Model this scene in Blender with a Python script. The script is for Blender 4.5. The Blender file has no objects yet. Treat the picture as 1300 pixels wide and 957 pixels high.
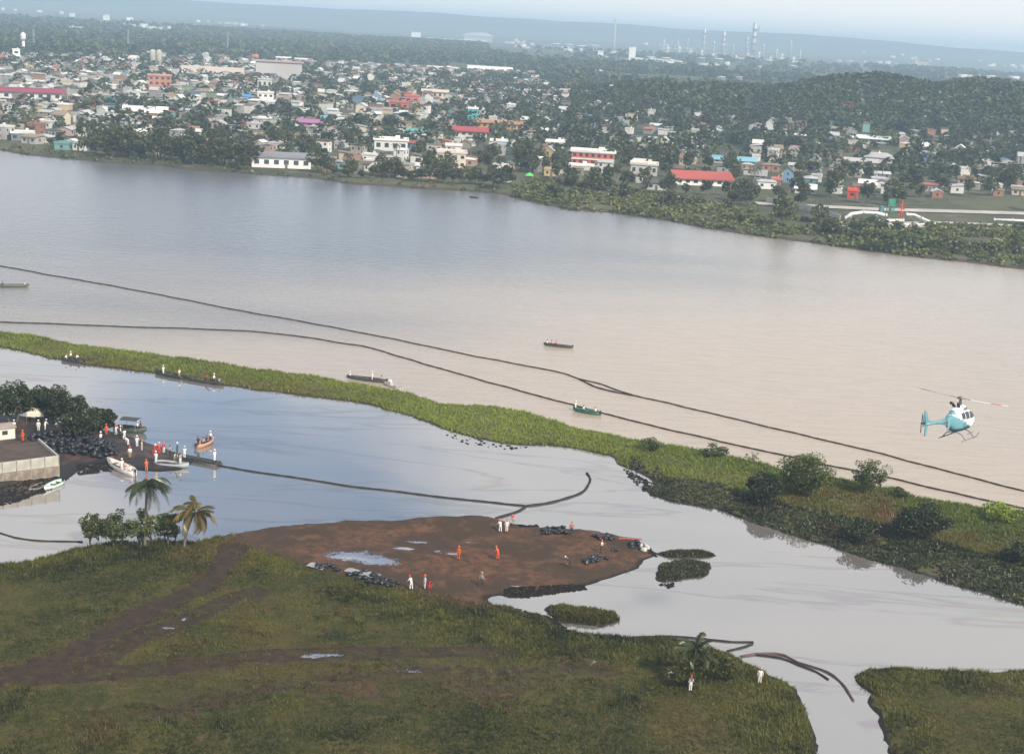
import bpy, bmesh, math, random
import numpy as np
from mathutils import Vector, Matrix

scene = bpy.context.scene
COL = scene.collection
rad = math.radians

# ------------------------------------------------------------------ camera
CAM_H = 65.0                       # metres above the water
FPX = 1786.0                       # focal length in photograph pixels (1300 wide)
PW, PH = 1300.0, 957.0
PITCH = math.atan((478.5 - 34.0) / FPX)
ROLL = rad(3.3)
_f = Vector((0, math.cos(PITCH), -math.sin(PITCH)))
_r0 = Vector((1, 0, 0))
_u0 = Vector((0, math.sin(PITCH), math.cos(PITCH)))
RIGHT = _r0 * math.cos(ROLL) + _u0 * math.sin(ROLL)
UP = _u0 * math.cos(ROLL) - _r0 * math.sin(ROLL)
FWD = _f
CAM = Vector((0, 0, CAM_H))
cam_data = bpy.data.cameras.new("camera")
cam = bpy.data.objects.new("camera", cam_data)
COL.objects.link(cam)
cam_data.sensor_width = 36.0
cam_data.lens = 36.0 * FPX / PW
cam_data.clip_start = 1.0
cam_data.clip_end = 40000.0
cam.matrix_world = Matrix((
    (RIGHT.x, UP.x, -FWD.x, CAM.x),
    (RIGHT.y, UP.y, -FWD.y, CAM.y),
    (RIGHT.z, UP.z, -FWD.z, CAM.z),
    (0, 0, 0, 1)))
scene.camera = cam

# ------------------------------------------------------------------ sky and sun
SUN_AZ = rad(142.0)                # clockwise from +Y: behind the camera, to the right
SUN_EL = rad(40.0)
world = bpy.data.worlds.new("World")
scene.world = world
world.use_nodes = True
wn, wl = world.node_tree.nodes, world.node_tree.links
wn.clear()
w_out = wn.new("ShaderNodeOutputWorld")
w_bg = wn.new("ShaderNodeBackground")
w_bg.inputs["Strength"].default_value = 0.135
w_sky = wn.new("ShaderNodeTexSky")
w_sky.sky_type = 'NISHITA'
w_sky.sun_disc = False
w_sky.sun_elevation = SUN_EL
w_sky.sun_rotation = SUN_AZ
w_sky.altitude = 0
w_sky.dust_density = 0.4
w_tc = wn.new("ShaderNodeTexCoord")
w_sep = wn.new("ShaderNodeSeparateXYZ")
wl.new(w_tc.outputs["Generated"], w_sep.inputs[0])


def wmath(op, a, b=None, clamp=False):
    n = wn.new("ShaderNodeMath"); n.operation = op; n.use_clamp = clamp
    for i, v in enumerate((a, b)):
        if v is None:
            continue
        if isinstance(v, (int, float)):
            n.inputs[i].default_value = v
        else:
            wl.new(v, n.inputs[i])
    return n.outputs[0]


# broken cloud layer seen as a flat deck: x/z, y/z
_z = wmath('ADD', wmath('MAXIMUM', w_sep.outputs[2], 0.0), 0.10)
_cx = wmath('DIVIDE', w_sep.outputs[0], _z)
_cy = wmath('DIVIDE', w_sep.outputs[1], _z)
w_comb = wn.new("ShaderNodeCombineXYZ")
wl.new(_cx, w_comb.inputs[0]); wl.new(_cy, w_comb.inputs[1])
w_map = wn.new("ShaderNodeMapping")
w_map.inputs["Location"].default_value = (25.624, 1.001, 0.0)
wl.new(w_comb.outputs[0], w_map.inputs[0])
w_noise = wn.new("ShaderNodeTexNoise")
w_noise.inputs["Scale"].default_value = 0.85
w_noise.inputs["Detail"].default_value = 4.0
w_noise.inputs["Roughness"].default_value = 0.45
w_noise.inputs["Distortion"].default_value = 0.3
wl.new(w_map.outputs[0], w_noise.inputs["Vector"])
w_ramp = wn.new("ShaderNodeMapRange")
w_ramp.interpolation_type = 'SMOOTHSTEP'
w_ramp.inputs[1].default_value = 0.37
w_ramp.inputs[2].default_value = 0.55
w_ramp.inputs[3].default_value = 0.0
w_ramp.inputs[4].default_value = 0.94
wl.new(w_noise.outputs[0], w_ramp.inputs[0])
# haze towards the horizon hides the gaps
w_hz = wn.new("ShaderNodeMapRange")
w_hz.interpolation_type = 'SMOOTHSTEP'
w_hz.inputs[1].default_value = 0.02
w_hz.inputs[2].default_value = 0.26
w_hz.inputs[3].default_value = 0.93
w_hz.inputs[4].default_value = 0.0
wl.new(w_sep.outputs[2], w_hz.inputs[0])
w_fac = wmath('MAXIMUM', w_ramp.outputs[0], w_hz.outputs[0])
w_mix = wn.new("ShaderNodeMix"); w_mix.data_type = 'RGBA'
w_mix.inputs["B"].default_value = (6.9, 6.8, 6.75, 1)      # sunlit cloud, before the strength
wl.new(w_fac, w_mix.inputs["Factor"])
wl.new(w_sky.outputs[0], w_mix.inputs["A"])
wl.new(w_mix.outputs["Result"], w_bg.inputs["Color"])
wl.new(w_bg.outputs[0], w_out.inputs[0])

sun_data = bpy.data.lights.new("sun", 'SUN')
sun_data.energy = 4.6
sun_data.angle = rad(2.5)
sun_data.color = (1.0, 0.90, 0.75)
sun = bpy.data.objects.new("sun", sun_data)
COL.objects.link(sun)
SUN_DIR = Vector((math.sin(SUN_AZ) * math.cos(SUN_EL), math.cos(SUN_AZ) * math.cos(SUN_EL), math.sin(SUN_EL)))
sun.rotation_euler = SUN_DIR.to_track_quat('Z', 'Y').to_euler()
sun.location = (0, 0, 300)

vs = scene.view_settings
vs.view_transform = 'Standard'
vs.look = 'None'
vs.exposure = 0.18
vs.gamma = 1.0
vs.use_curve_mapping = False
scene.cycles.use_denoising = True
scene.cycles.max_bounces = 6
scene.cycles.diffuse_bounces = 3
scene.cycles.volume_bounces = 2
scene.cycles.transparent_max_bounces = 6

# ------------------------------------------------------------------ helpers
rng = np.random.default_rng(7)
random.seed(11)


def ray(px, py):
    return (FWD + RIGHT * ((px - PW / 2) / FPX) - UP * ((py - PH / 2) / FPX))


def at(px, py, z=0.0):
    """the point of the level z that the photograph shows at a pixel"""
    d = ray(px, py)
    t = (z - CAM_H) / d.z
    return CAM + d * t


def pxpoly(pts, z=0.0):
    return np.array([at(x, y, z)[:2] for x, y in pts])


def project(p):
    d = Vector(p) - CAM
    k = d.dot(FWD)
    return PW / 2 + FPX * d.dot(RIGHT) / k, PH / 2 - FPX * d.dot(UP) / k, k


def hash2(ix, iy, seed):
    h = (ix.astype(np.int64) * 374761393 + iy.astype(np.int64) * 668265263 + seed * 974711) & 0x7fffffff
    h = ((h ^ (h >> 13)) * 1274126177) & 0x7fffffff
    return ((h ^ (h >> 16)) & 0xffff) / 65535.0


def vnoise(x, y, scale, seed=0, octaves=3):
    """smooth value noise, about -1..1"""
    x = np.asarray(x, float) / scale; y = np.asarray(y, float) / scale
    out = 0; amp = 1.0; tot = 0
    for o in range(octaves):
        ix = np.floor(x); iy = np.floor(y)
        fx = x - ix; fy = y - iy
        fx = fx * fx * (3 - 2 * fx); fy = fy * fy * (3 - 2 * fy)
        a = hash2(ix, iy, seed + o); b = hash2(ix + 1, iy, seed + o)
        c = hash2(ix, iy + 1, seed + o); d = hash2(ix + 1, iy + 1, seed + o)
        out = out + amp * ((a * (1 - fx) + b * fx) * (1 - fy) + (c * (1 - fx) + d * fx) * fy)
        tot += amp; amp *= 0.5; x = x * 2.03 + 17.1; y = y * 2.03 + 9.7
    return out / tot * 2 - 1


def poly_sdf(P, poly):
    """signed distance, positive inside"""
    P = np.asarray(P, float)
    d2 = np.full(len(P), 1e18); inside = np.zeros(len(P), bool)
    n = len(poly)
    for i in range(n):
        a = poly[i]; b = poly[(i + 1) % n]
        e = b - a; w = P - a
        t = np.clip((w @ e) / max(e @ e, 1e-9), 0, 1)
        q = w - t[:, None] * e
        d2 = np.minimum(d2, (q * q).sum(1))
        c = (a[1] > P[:, 1]) != (b[1] > P[:, 1])
        if abs(e[1]) > 1e-12:
            xi = a[0] + (P[:, 1] - a[1]) * e[0] / e[1]
            inside ^= c & (P[:, 0] < xi)
    d = np.sqrt(d2)
    return np.where(inside, d, -d)


def line_dist(P, line):
    P = np.asarray(P, float)
    d2 = np.full(len(P), 1e18)
    for a, b in zip(line[:-1], line[1:]):
        e = b - a; w = P - a
        t = np.clip((w @ e) / max(e @ e, 1e-9), 0, 1)
        q = w - t[:, None] * e
        d2 = np.minimum(d2, (q * q).sum(1))
    return np.sqrt(d2)


def sstep(a, b, x):
    t = np.clip((np.asarray(x, float) - a) / (b - a), 0, 1)
    return t * t * (3 - 2 * t)


# ---- objects
def link(o, parent=None):
    COL.objects.link(o)
    if parent is not None:
        o.parent = parent
    return o


def tag(o, label=None, cat=None, group=None, kind=None):
    if label: o["label"] = label
    if cat: o["category"] = cat
    if group: o["group"] = group
    if kind: o["kind"] = kind
    return o


def empty(name, loc, rz=0.0, label=None, cat=None, group=None):
    o = bpy.data.objects.new(name, None)
    o.empty_display_size = 0.5
    o.location = loc
    o.rotation_euler = (0, 0, rz)
    link(o)
    return tag(o, label, cat, group)


def obj(name, mesh, parent=None, loc=None, rot=None, scale=None, mats=None, color=None):
    o = bpy.data.objects.new(name, mesh)
    link(o, parent)
    if loc is not None: o.location = loc
    if rot is not None: o.rotation_euler = rot
    if scale is not None: o.scale = scale
    if mats is not None:
        for i, m in enumerate(mats):
            o.material_slots[i].link = 'OBJECT'
            o.material_slots[i].material = m
    if color is not None: o.color = (*color[:3], 1.0)
    return o


def copy_tree(o, parent=None):
    c = o.copy(); COL.objects.link(c); c.parent = parent
    for ch in list(o.children):
        copy_tree(ch, c)
    return c


def mesh_np(name, verts, faces, mat=None, smooth=False, tint=None, attr=None):
    """faces: (N,k) array with one k, tint: per-vertex float or rgb"""
    me = bpy.data.meshes.new(name)
    verts = np.asarray(verts, np.float32); faces = np.asarray(faces, np.int32)
    n, k = faces.shape
    me.vertices.add(len(verts)); me.vertices.foreach_set("co", verts.ravel())
    me.loops.add(n * k); me.loops.foreach_set("vertex_index", faces.ravel())
    me.polygons.add(n)
    me.polygons.foreach_set("loop_start", np.arange(0, n * k, k, dtype=np.int32))
    if smooth:
        me.polygons.foreach_set("use_smooth", np.ones(n, bool))
    for nm, val in ((attr or {}) | ({"tint": tint} if tint is not None else {})).items():
        val = np.asarray(val, np.float32)
        if val.ndim == 1: val = np.stack([val] * 3, 1)
        a = me.color_attributes.new(nm, 'FLOAT_COLOR', 'POINT')
        a.data.foreach_set("color", np.concatenate([val, np.ones((len(val), 1), np.float32)], 1).ravel())
    if mat is not None: me.materials.append(mat)
    me.update(calc_edges=True)
    return me


class MB:
    """collects shapes into one mesh"""
    def __init__(self): self.v = []; self.f = []; self.m = []

    def add(self, vs, fs, mi=0):
        b = len(self.v)
        self.v += [tuple(x) for x in vs]
        self.f += [tuple(b + i for i in f) for f in fs]
        self.m += [mi] * len(fs)
        return self

    def box(self, c, s, rz=0.0, mi=0, taper=1.0, M=None):
        hx, hy, hz = s[0] / 2, s[1] / 2, s[2] / 2
        co, si = math.cos(rz), math.sin(rz)
        vs = []
        for z in (-1, 1):
            t = taper if z > 0 else 1.0
            for x, y in ((-1, -1), (1, -1), (1, 1), (-1, 1)):
                X, Y = x * hx * t, y * hy * t
                p = Vector((c[0] + X * co - Y * si, c[1] + X * si + Y * co, c[2] + z * hz))
                vs.append(M @ p if M else p)
        return self.add(vs, [(3, 2, 1, 0), (4, 5, 6, 7), (0, 1, 5, 4), (1, 2, 6, 5), (2, 3, 7, 6), (3, 0, 4, 7)], mi)

    def tube(self, path, radii, n=6, mi=0, caps=True):
        path = [Vector(p) for p in path]
        if isinstance(radii, (int, float)): radii = [radii] * len(path)
        rings = []
        for i, p in enumerate(path):
            a = path[max(i - 1, 0)]; b = path[min(i + 1, len(path) - 1)]
            d = (b - a).normalized() if (b - a).length > 1e-9 else Vector((0, 0, 1))
            ref = Vector((0, 0, 1)) if abs(d.z) < 0.9 else Vector((1, 0, 0))
            u = d.cross(ref).normalized(); w = u.cross(d)
            rings.append([p + (u * math.cos(2 * math.pi * k / n) + w * math.sin(2 * math.pi * k / n)) * radii[i] for k in range(n)])
        return self.loft(rings, mi, caps)

    def loft(self, rings, mi=0, caps=True, closed=True):
        n = len(rings[0]); vs = [p for r in rings for p in r]; fs = []
        for i in range(len(rings) - 1):
            for k in range(n if closed else n - 1):
                k2 = (k + 1) % n
                fs.append((i * n + k, i * n + k2, (i + 1) * n + k2, (i + 1) * n + k))
        if caps and closed:
            fs.append(tuple(range(n))[::-1]); b = (len(rings) - 1) * n
            fs.append(tuple(b + k for k in range(n)))
        return self.add(vs, fs, mi)

    def lathe(self, prof, c=(0, 0, 0), n=12, mi=0):
        rings = [[(c[0] + r * math.cos(2 * math.pi * k / n), c[1] + r * math.sin(2 * math.pi * k / n), c[2] + z) for k in range(n)] for r, z in prof]
        return self.loft(rings, mi)

    def mesh(self, name, mats, smooth=False):
        me = bpy.data.meshes.new(name)
        me.from_pydata([tuple(v) for v in self.v], [], self.f)
        for m in (mats if isinstance(mats, (list, tuple)) else [mats]): me.materials.append(m)
        me.polygons.foreach_set("material_index", np.array(self.m, np.int32))
        if smooth: me.polygons.foreach_set("use_smooth", np.ones(len(self.f), bool))
        bm = bmesh.new(); bm.from_mesh(me); bmesh.ops.recalc_face_normals(bm, faces=bm.faces); bm.to_mesh(me); bm.free()
        me.update()
        return me

    def build(self, name, mats, parent=None, smooth=False, **kw):
        return obj(name, self.mesh(name, mats, smooth), parent, **kw)

# ------------------------------------------------------------------ materials
MATS = {}


class NT:
    """small node-tree helper"""
    def __init__(self, name):
        self.mat = bpy.data.materials.new(name); self.mat.use_nodes = True
        self.t = self.mat.node_tree; self.t.nodes.clear()
        self.out = self.t.nodes.new("ShaderNodeOutputMaterial")

    def n(self, typ, **inp):
        nd = self.t.nodes.new("ShaderNode" + typ)
        for k, v in inp.items():
            self.set(nd, k.replace("_", " "), v)
        return nd

    def set(self, nd, key, v):
        s = nd.inputs[key] if isinstance(key, str) else nd.inputs[key]
        if isinstance(v, bpy.types.NodeSocket): self.t.links.new(v, s)
        elif isinstance(v, (tuple, list)) and s.type == 'RGBA' and len(v) == 3: s.default_value = (*v, 1)
        else: s.default_value = v

    def math(self, op, a, b=None, clamp=False):
        nd = self.t.nodes.new("ShaderNodeMath"); nd.operation = op; nd.use_clamp = clamp
        for i, v in enumerate((a, b)):
            if v is not None: self.set(nd, i, v)
        return nd.outputs[0]

    def mix(self, f, a, b, mode='MIX'):
        nd = self.t.nodes.new("ShaderNodeMix"); nd.data_type = 'RGBA'; nd.blend_type = mode
        for k, v in ((0, f), (6, a), (7, b)): self.set(nd, k, v)
        return nd.outputs[2]

    def noise(self, scale, detail=4.0, rough=0.55, vec=None, dist=0.0):
        nd = self.n("TexNoise", Scale=scale, Detail=detail, Roughness=rough, Distortion=dist)
        if vec is not None: self.set(nd, "Vector", vec)
        return nd.outputs[0]

    def coord(self, kind="Object", scale=(1, 1, 1), loc=(0, 0, 0), rot=(0, 0, 0)):
        tc = self.n("TexCoord"); mp = self.n("Mapping")
        self.set(mp, "Vector", tc.outputs[kind]); mp.inputs["Scale"].default_value = scale
        mp.inputs["Location"].default_value = loc; mp.inputs["Rotation"].default_value = rot
        return mp.outputs[0]

    def ramp(self, f, a, b, lo=0.0, hi=1.0, smooth=True):
        nd = self.n("MapRange"); nd.interpolation_type = 'SMOOTHSTEP' if smooth else 'LINEAR'
        for i, v in enumerate((f, a, b, lo, hi)): self.set(nd, i, v)
        return nd.outputs[0]

    def attr(self, name, obj=False):
        nd = self.n("Attribute"); nd.attribute_name = name
        if obj: nd.attribute_type = 'OBJECT'
        return nd

    def bump(self, h, strength=0.3, dist=0.1):
        return self.n("Bump", Height=h, Strength=strength, Distance=dist).outputs[0]

    def pbsdf(self, **kw):
        return self.n("BsdfPrincipled", **kw)

    def done(self, shader):
        self.t.links.new(shader.outputs[0] if hasattr(shader, "outputs") else shader, self.out.inputs["Surface"])
        return self.mat


def pm(name, c1, c2=None, scale=1.0, rough=0.8, bump=0.0, metal=0.0, spec=0.5, detail=4.0):
    """noise-mixed two-colour surface"""
    if name in MATS: return MATS[name]
    t = NT(name)
    c2 = c2 or tuple(x * 0.72 for x in c1)
    v = t.coord("Object")
    f = t.ramp(t.noise(scale, detail, 0.6, v), 0.35, 0.68)
    col = t.mix(f, c1, c2)
    p = t.pbsdf(Base_Color=col, Roughness=rough, Metallic=metal)
    p.inputs["Specular IOR Level"].default_value = spec
    if bump:
        t.set(p, "Normal", t.bump(t.noise(scale * 4, 3, 0.6, v), bump, 0.05))
    MATS[name] = t.done(p)
    return MATS[name]


def objcolor_mat(name, rough=0.8, wear=0.35, scale=0.6, metal=0.0, bump=0.0, streak=False):
    """paint in the object's own colour with patchy wear"""
    t = NT(name)
    oi = t.n("ObjectInfo")
    v = t.coord("Object", scale=(1, 1, 0.25 if streak else 1))
    add = t.n("VectorMath"); add.operation = 'ADD'
    sc = t.n("VectorMath"); sc.operation = 'SCALE'
    t.set(sc, 0, oi.outputs["Random"]); sc.inputs[3].default_value = 37.0
    t.set(add, 0, v); t.set(add, 1, sc.outputs[0])
    f = t.ramp(t.noise(scale, 5, 0.65, add.outputs[0]), 0.4, 0.75)
    dark = t.mix(1.0, oi.outputs["Color"], (0.55, 0.5, 0.45), 'MULTIPLY')
    col = t.mix(t.math('MULTIPLY', f, wear), oi.outputs["Color"], dark)
    p = t.pbsdf(Base_Color=col, Roughness=rough, Metallic=metal)
    if bump: t.set(p, "Normal", t.bump(t.noise(scale * 6, 2, 0.5, v), bump, 0.05))
    MATS[name] = t.done(p)
    return MATS[name]


def foliage_mat(name, dark, light, trans=0.25, rough=0.65, red=None):
    """leaf tint from the mesh: three tones"""
    t = NT(name)
    a = t.attr("tint"); oi = t.n("ObjectInfo")
    sep = t.n("SeparateColor"); t.set(sep, 0, a.outputs["Color"])
    col = t.mix(sep.outputs[0], dark, light)
    if red is not None: col = t.mix(sep.outputs[1], col, red)
    k = t.ramp(oi.outputs["Random"], 0, 1, 0.8, 1.2, False)
    hsv = t.n("HueSaturation", Color=col, Value=k)
    d = t.n("BsdfDiffuse", Color=hsv.outputs[0]); tr = t.n("BsdfTranslucent", Color=hsv.outputs[0])
    m = t.n("MixShader"); m.inputs[0].default_value = trans
    t.set(m, 1, d.outputs[0]); t.set(m, 2, tr.outputs[0])
    g = t.n("BsdfGlossy", Color=(0.8, 0.85, 0.8), Roughness=rough * 0.7)
    m2 = t.n("MixShader"); m2.inputs[0].default_value = 0.03
    t.set(m2, 1, m.outputs[0]); t.set(m2, 2, g.outputs[0])
    MATS[name] = t.done(m2)
    return MATS[name]


wall_m = objcolor_mat("painted_wall", 0.85, 0.45, 0.5, streak=True)
roof_m = objcolor_mat("roof_sheet", 0.6, 0.6, 0.4)
paint_m = objcolor_mat("painted_metal", 0.45, 0.25, 1.2)
cloth_m = objcolor_mat("cloth", 0.9, 0.3, 6.0)
hull_m = objcolor_mat("boat_paint", 0.5, 0.5, 1.5)
glass_m = pm("window_glass", (0.03, 0.04, 0.05), (0.05, 0.06, 0.07), 2.0, 0.12)
dark_m = pm("dark_rubber", (0.025, 0.022, 0.022), (0.045, 0.04, 0.037), 3.0, 0.55)
boom_m = pm("oil_boom_fabric", (0.035, 0.028, 0.027), (0.018, 0.015, 0.015), 0.8, 0.7, spec=0.2)
skin_m = pm("skin", (0.36, 0.2, 0.13), (0.3, 0.16, 0.1), 8, 0.6)
boot_m = pm("rubber_boots", (0.03, 0.028, 0.025), (0.05, 0.04, 0.03), 5, 0.5)
bark_m = pm("bark", (0.13, 0.1, 0.075), (0.07, 0.055, 0.04), 3, 0.9, 0.4)
palm_bark_m = pm("palm_bark", (0.19, 0.16, 0.13), (0.1, 0.08, 0.065), 4, 0.9, 0.4)
bag_m = pm("black_plastic", (0.008, 0.009, 0.012), (0.018, 0.02, 0.026), 4, 0.38, 0.3)
conc_m = pm("concrete", (0.5, 0.48, 0.43), (0.34, 0.32, 0.28), 0.7, 0.85, 0.2)
stain_m = pm("stained_concrete", (0.36, 0.31, 0.25), (0.17, 0.14, 0.11), 0.9, 0.8, 0.2)
steel_m = pm("galvanised_steel", (0.5, 0.52, 0.53), (0.36, 0.37, 0.38), 0.8, 0.5, 0, 0.4)
white_m = pm("white_paint", (0.78, 0.78, 0.76), (0.62, 0.61, 0.58), 0.7, 0.5)
rust_m = pm("rusty_steel", (0.3, 0.09, 0.045), (0.17, 0.06, 0.04), 0.8, 0.7)
wood_m = pm("weathered_wood", (0.2, 0.14, 0.09), (0.11, 0.08, 0.055), 2.0, 0.85, 0.3)
haze_leaf_m = foliage_mat("far_leaves", (0.032, 0.046, 0.018), (0.115, 0.13, 0.045), 0.25)
town_leaf_m = foliage_mat("town_leaves", (0.036, 0.048, 0.016), (0.135, 0.14, 0.048), 0.3)
leaf_m = foliage_mat("leaves", (0.045, 0.06, 0.014), (0.15, 0.175, 0.045), 0.3)
dark_leaf_m = foliage_mat("dark_leaves", (0.016, 0.023, 0.009), (0.055, 0.068, 0.022), 0.2)
palm_leaf_m = foliage_mat("palm_leaves", (0.025, 0.035, 0.014), (0.09, 0.085, 0.025), 0.25, 0.5, (0.33, 0.2, 0.05))
dark_palm_m = foliage_mat("dark_palm_leaves", (0.02, 0.03, 0.012), (0.065, 0.075, 0.026), 0.2, 0.5, (0.2, 0.13, 0.05))
grass_m = foliage_mat("grass_blades", (0.026, 0.036, 0.004), (0.145, 0.138, 0.018), 0.35, 0.7, (0.16, 0.082, 0.026))  # blade colours kept dark to stand in for cloud shadow on the meadow
shore_leaf_m = foliage_mat("shore_leaves", (0.08, 0.098, 0.028), (0.20, 0.205, 0.07), 0.3)
reed_m = foliage_mat("reed_blades", (0.11, 0.155, 0.014), (0.34, 0.41, 0.05), 0.4, 0.7, (0.23, 0.125, 0.045))
hya_m = foliage_mat("hyacinth_leaves", (0.024, 0.03, 0.012), (0.08, 0.09, 0.034), 0.25, 0.6, (0.10, 0.06, 0.03))

# ------------------------------------------------------------------ outlines of land (photograph pixels on the water level)
MEADOW_PX = [(-420, 745), (-150, 722), (0, 716), (40, 714), (75, 703), (105, 694), (150, 690), (200, 686), (238, 688), (268, 683),
             (300, 677), (340, 671), (400, 664), (440, 662), (500, 660), (560, 657), (600, 655), (628, 659), (650, 664), (690, 669),
             (735, 671), (775, 678), (800, 683), (826, 696), (833, 703), (818, 716), (792, 728), (762, 740), (735, 746), (702, 751),
             (660, 754), (625, 757), (612, 761), (622, 767), (650, 772), (690, 784), (722, 800), (760, 806), (800, 808), (850, 811), (900, 816),
             (925, 829), (955, 846), (985, 861), (1005, 872), (1022, 900), (1040, 960), (1075, 1150), (1080, 1500), (-900, 1500), (-900, 800)]
BANK_PX = [(1086, 861), (1092, 853), (1104, 848), (1140, 846), (1200, 851), (1262, 855), (1300, 851), (1420, 850), (1700, 870),
           (1700, 1400), (1180, 1400), (1130, 960), (1105, 890)]
ISLET_PX = [(685, 776), (692, 769), (712, 767), (735, 771), (760, 774), (783, 779), (787, 788), (762, 795), (732, 795), (705, 788)]
ISLET2_PX = [(831, 727), (841, 717), (870, 712), (905, 713), (911, 722), (895, 731), (862, 737), (840, 739)]
ISLET3_PX = [(836, 703), (860, 698), (892, 699), (905, 704), (882, 708), (852, 708)]
MARSH_UP = [(-420, 383), (-150, 404), (0, 421), (45, 426), (100, 438), (160, 445), (230, 454), (280, 461), (330, 469), (400, 477), (440, 485),
            (490, 493), (520, 500), (560, 512), (610, 515), (650, 520), (690, 530), (730, 542), (780, 553), (830, 562), (880, 569),
            (930, 580), (965, 588), (1010, 601), (1060, 606), (1090, 612), (1135, 620), (1160, 630), (1200, 637), (1250, 645),
            (1300, 650), (1500, 680), (1900, 740)]
MARSH_LO = [(1900, 960), (1500, 832), (1300, 768), (1260, 757), (1200, 742), (1150, 723), (1090, 706), (1040, 690), (1000, 678), (960, 665),
            (920, 650), (880, 641), (850, 637), (827, 629), (819, 621), (834, 613), (812, 602), (786, 590), (774, 579), (740, 571),
            (700, 567), (640, 563), (600, 557), (560, 544), (520, 528), (480, 517), (440, 509), (400, 505), (350, 498), (300, 491),
            (240, 484), (200, 475), (150, 469), (100, 462), (50, 452), (0, 441), (-150, 420), (-420, 398)]
MARSH_PX = MARSH_UP + MARSH_LO
LANDING_PX = [(-420, 505), (-100, 516), (0, 524), (50, 531), (100, 540), (135, 546), (168, 556), (200, 566), (225, 575), (243, 584), (240, 592),
              (222, 598), (196, 599), (172, 597), (155, 594), (132, 588), (108, 591), (96, 600), (86, 607), (70, 612),
              (52, 624), (25, 634), (0, 640), (-120, 655), (-420, 680)]
FAR_PX = [(-900, 120), (-300, 166), (0, 192), (40, 198), (100, 204), (140, 208), (200, 211), (240, 216), (320, 222), (400, 227), (440, 234),
          (520, 239), (560, 241), (600, 244), (640, 248), (670, 256), (720, 267), (780, 271), (850, 281), (900, 291), (960, 300),
          (1030, 309), (1080, 316), (1130, 323), (1200, 331), (1250, 336), (1300, 342), (1600, 376), (2100, 440)]
MUD_PX = [(284, 684), (300, 670), (400, 655), (600, 640), (800, 670), (850, 700), (760, 748), (620, 760), (600, 768), (560, 757),
          (500, 746), (455, 735), (400, 722), (350, 707)]
meadow_poly = pxpoly(MEADOW_PX); bank_poly = pxpoly(BANK_PX); marsh_poly = pxpoly(MARSH_PX)
landing_poly = pxpoly(LANDING_PX); mud_poly = pxpoly(MUD_PX, 0.4)
islet_polys = [pxpoly(ISLET_PX), pxpoly(ISLET2_PX), pxpoly(ISLET3_PX)]
_far = pxpoly(FAR_PX)
far_poly = np.concatenate([[[-16000, _far[0][1] + 200]], _far, [[9000, _far[-1][1]], [16000, 2000], [16000, 20000], [-16000, 20000]]])
mound_c = np.array(at(575, 662, 0.5)[:2])


def wob(P, s, amp, seed=3):
    return s + amp * vnoise(P[:, 0], P[:, 1], 3.0, seed, 3)


def z_meadow(P):
    s = wob(P, poly_sdf(P, meadow_poly), 0.8) + 0.35 * vnoise(P[:, 0], P[:, 1], 1.1, 23, 2)
    inner = sstep(2, 30, poly_sdf(P, mud_poly) * -1)
    z = -0.9 + 0.9 * sstep(-2.5, 0, s) + 0.3 * sstep(0, 1.0, s) + (0.25 + 0.75 * inner) * sstep(1, 22, s)
    d = P - mound_c
    z += 0.9 * np.exp(-((d[:, 0] / 9.0) ** 2 + (d[:, 1] / 4.5) ** 2)) * sstep(0, 3, s)
    z += 0.13 * vnoise(P[:, 0], P[:, 1], 5, 9, 3) * sstep(0.5, 4, s) + 0.06 * vnoise(P[:, 0], P[:, 1], 1.3, 19, 2) * sstep(0.5, 2, s)
    return z


def z_bank(P):
    s = wob(P, poly_sdf(P, bank_poly), 1.0, 5) + 0.4 * vnoise(P[:, 0], P[:, 1], 1.3, 24, 2)
    return -0.9 + 0.9 * sstep(-2.5, 0, s) + 0.4 * sstep(0, 1.5, s) + 0.5 * sstep(2, 14, s)


def z_marsh(P):
    s = wob(P, poly_sdf(P, marsh_poly), 0.9, 7)
    return -0.9 + 0.9 * sstep(-2.5, 0, s) + 0.2 * sstep(0, 1.2, s) + 0.3 * sstep(1, 9, s) + 0.1 * vnoise(P[:, 0], P[:, 1], 6, 4) * sstep(1, 4, s)


def z_landing(P):
    s = wob(P, poly_sdf(P, landing_poly), 0.45, 8)
    return -0.9 + 0.9 * sstep(-2.5, 0, s) + 0.3 * sstep(0, 1.0, s) + 0.6 * sstep(1, 9, s) + 0.07 * vnoise(P[:, 0], P[:, 1], 2.2, 14) * sstep(0.5, 3, s)


def z_islet(i):
    def f(P):
        s = wob(P, poly_sdf(P, islet_polys[i]), 1.1, 12 + i)
        return -0.9 + 0.9 * sstep(-2, 0, s) + 0.35 * sstep(0, 1.4, s)
    return f


LANDS = [(f, p.min(0) - 3, p.max(0) + 3) for f, p in ((z_meadow, meadow_poly), (z_bank, bank_poly), (z_marsh, marsh_poly), (z_landing, landing_poly),
                                                      (z_islet(0), islet_polys[0]), (z_islet(1), islet_polys[1]), (z_islet(2), islet_polys[2]))]


def near_zs(P):
    P = np.asarray(P, float); z = np.zeros(len(P))
    for f, a, b in LANDS:
        k = (P >= a).all(1) & (P <= b).all(1)
        if k.any(): z[k] = np.maximum(z[k], f(P[k]))
    return z


def near_z(x, y):
    return float(near_zs([[x, y]])[0])


def on_land(px, py):
    """where the near ground is seen at a pixel"""
    z = 0.0
    for _ in range(5):
        p = at(px, py, z); z = near_z(p.x, p.y)
    return Vector((p.x, p.y, z))


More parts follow.
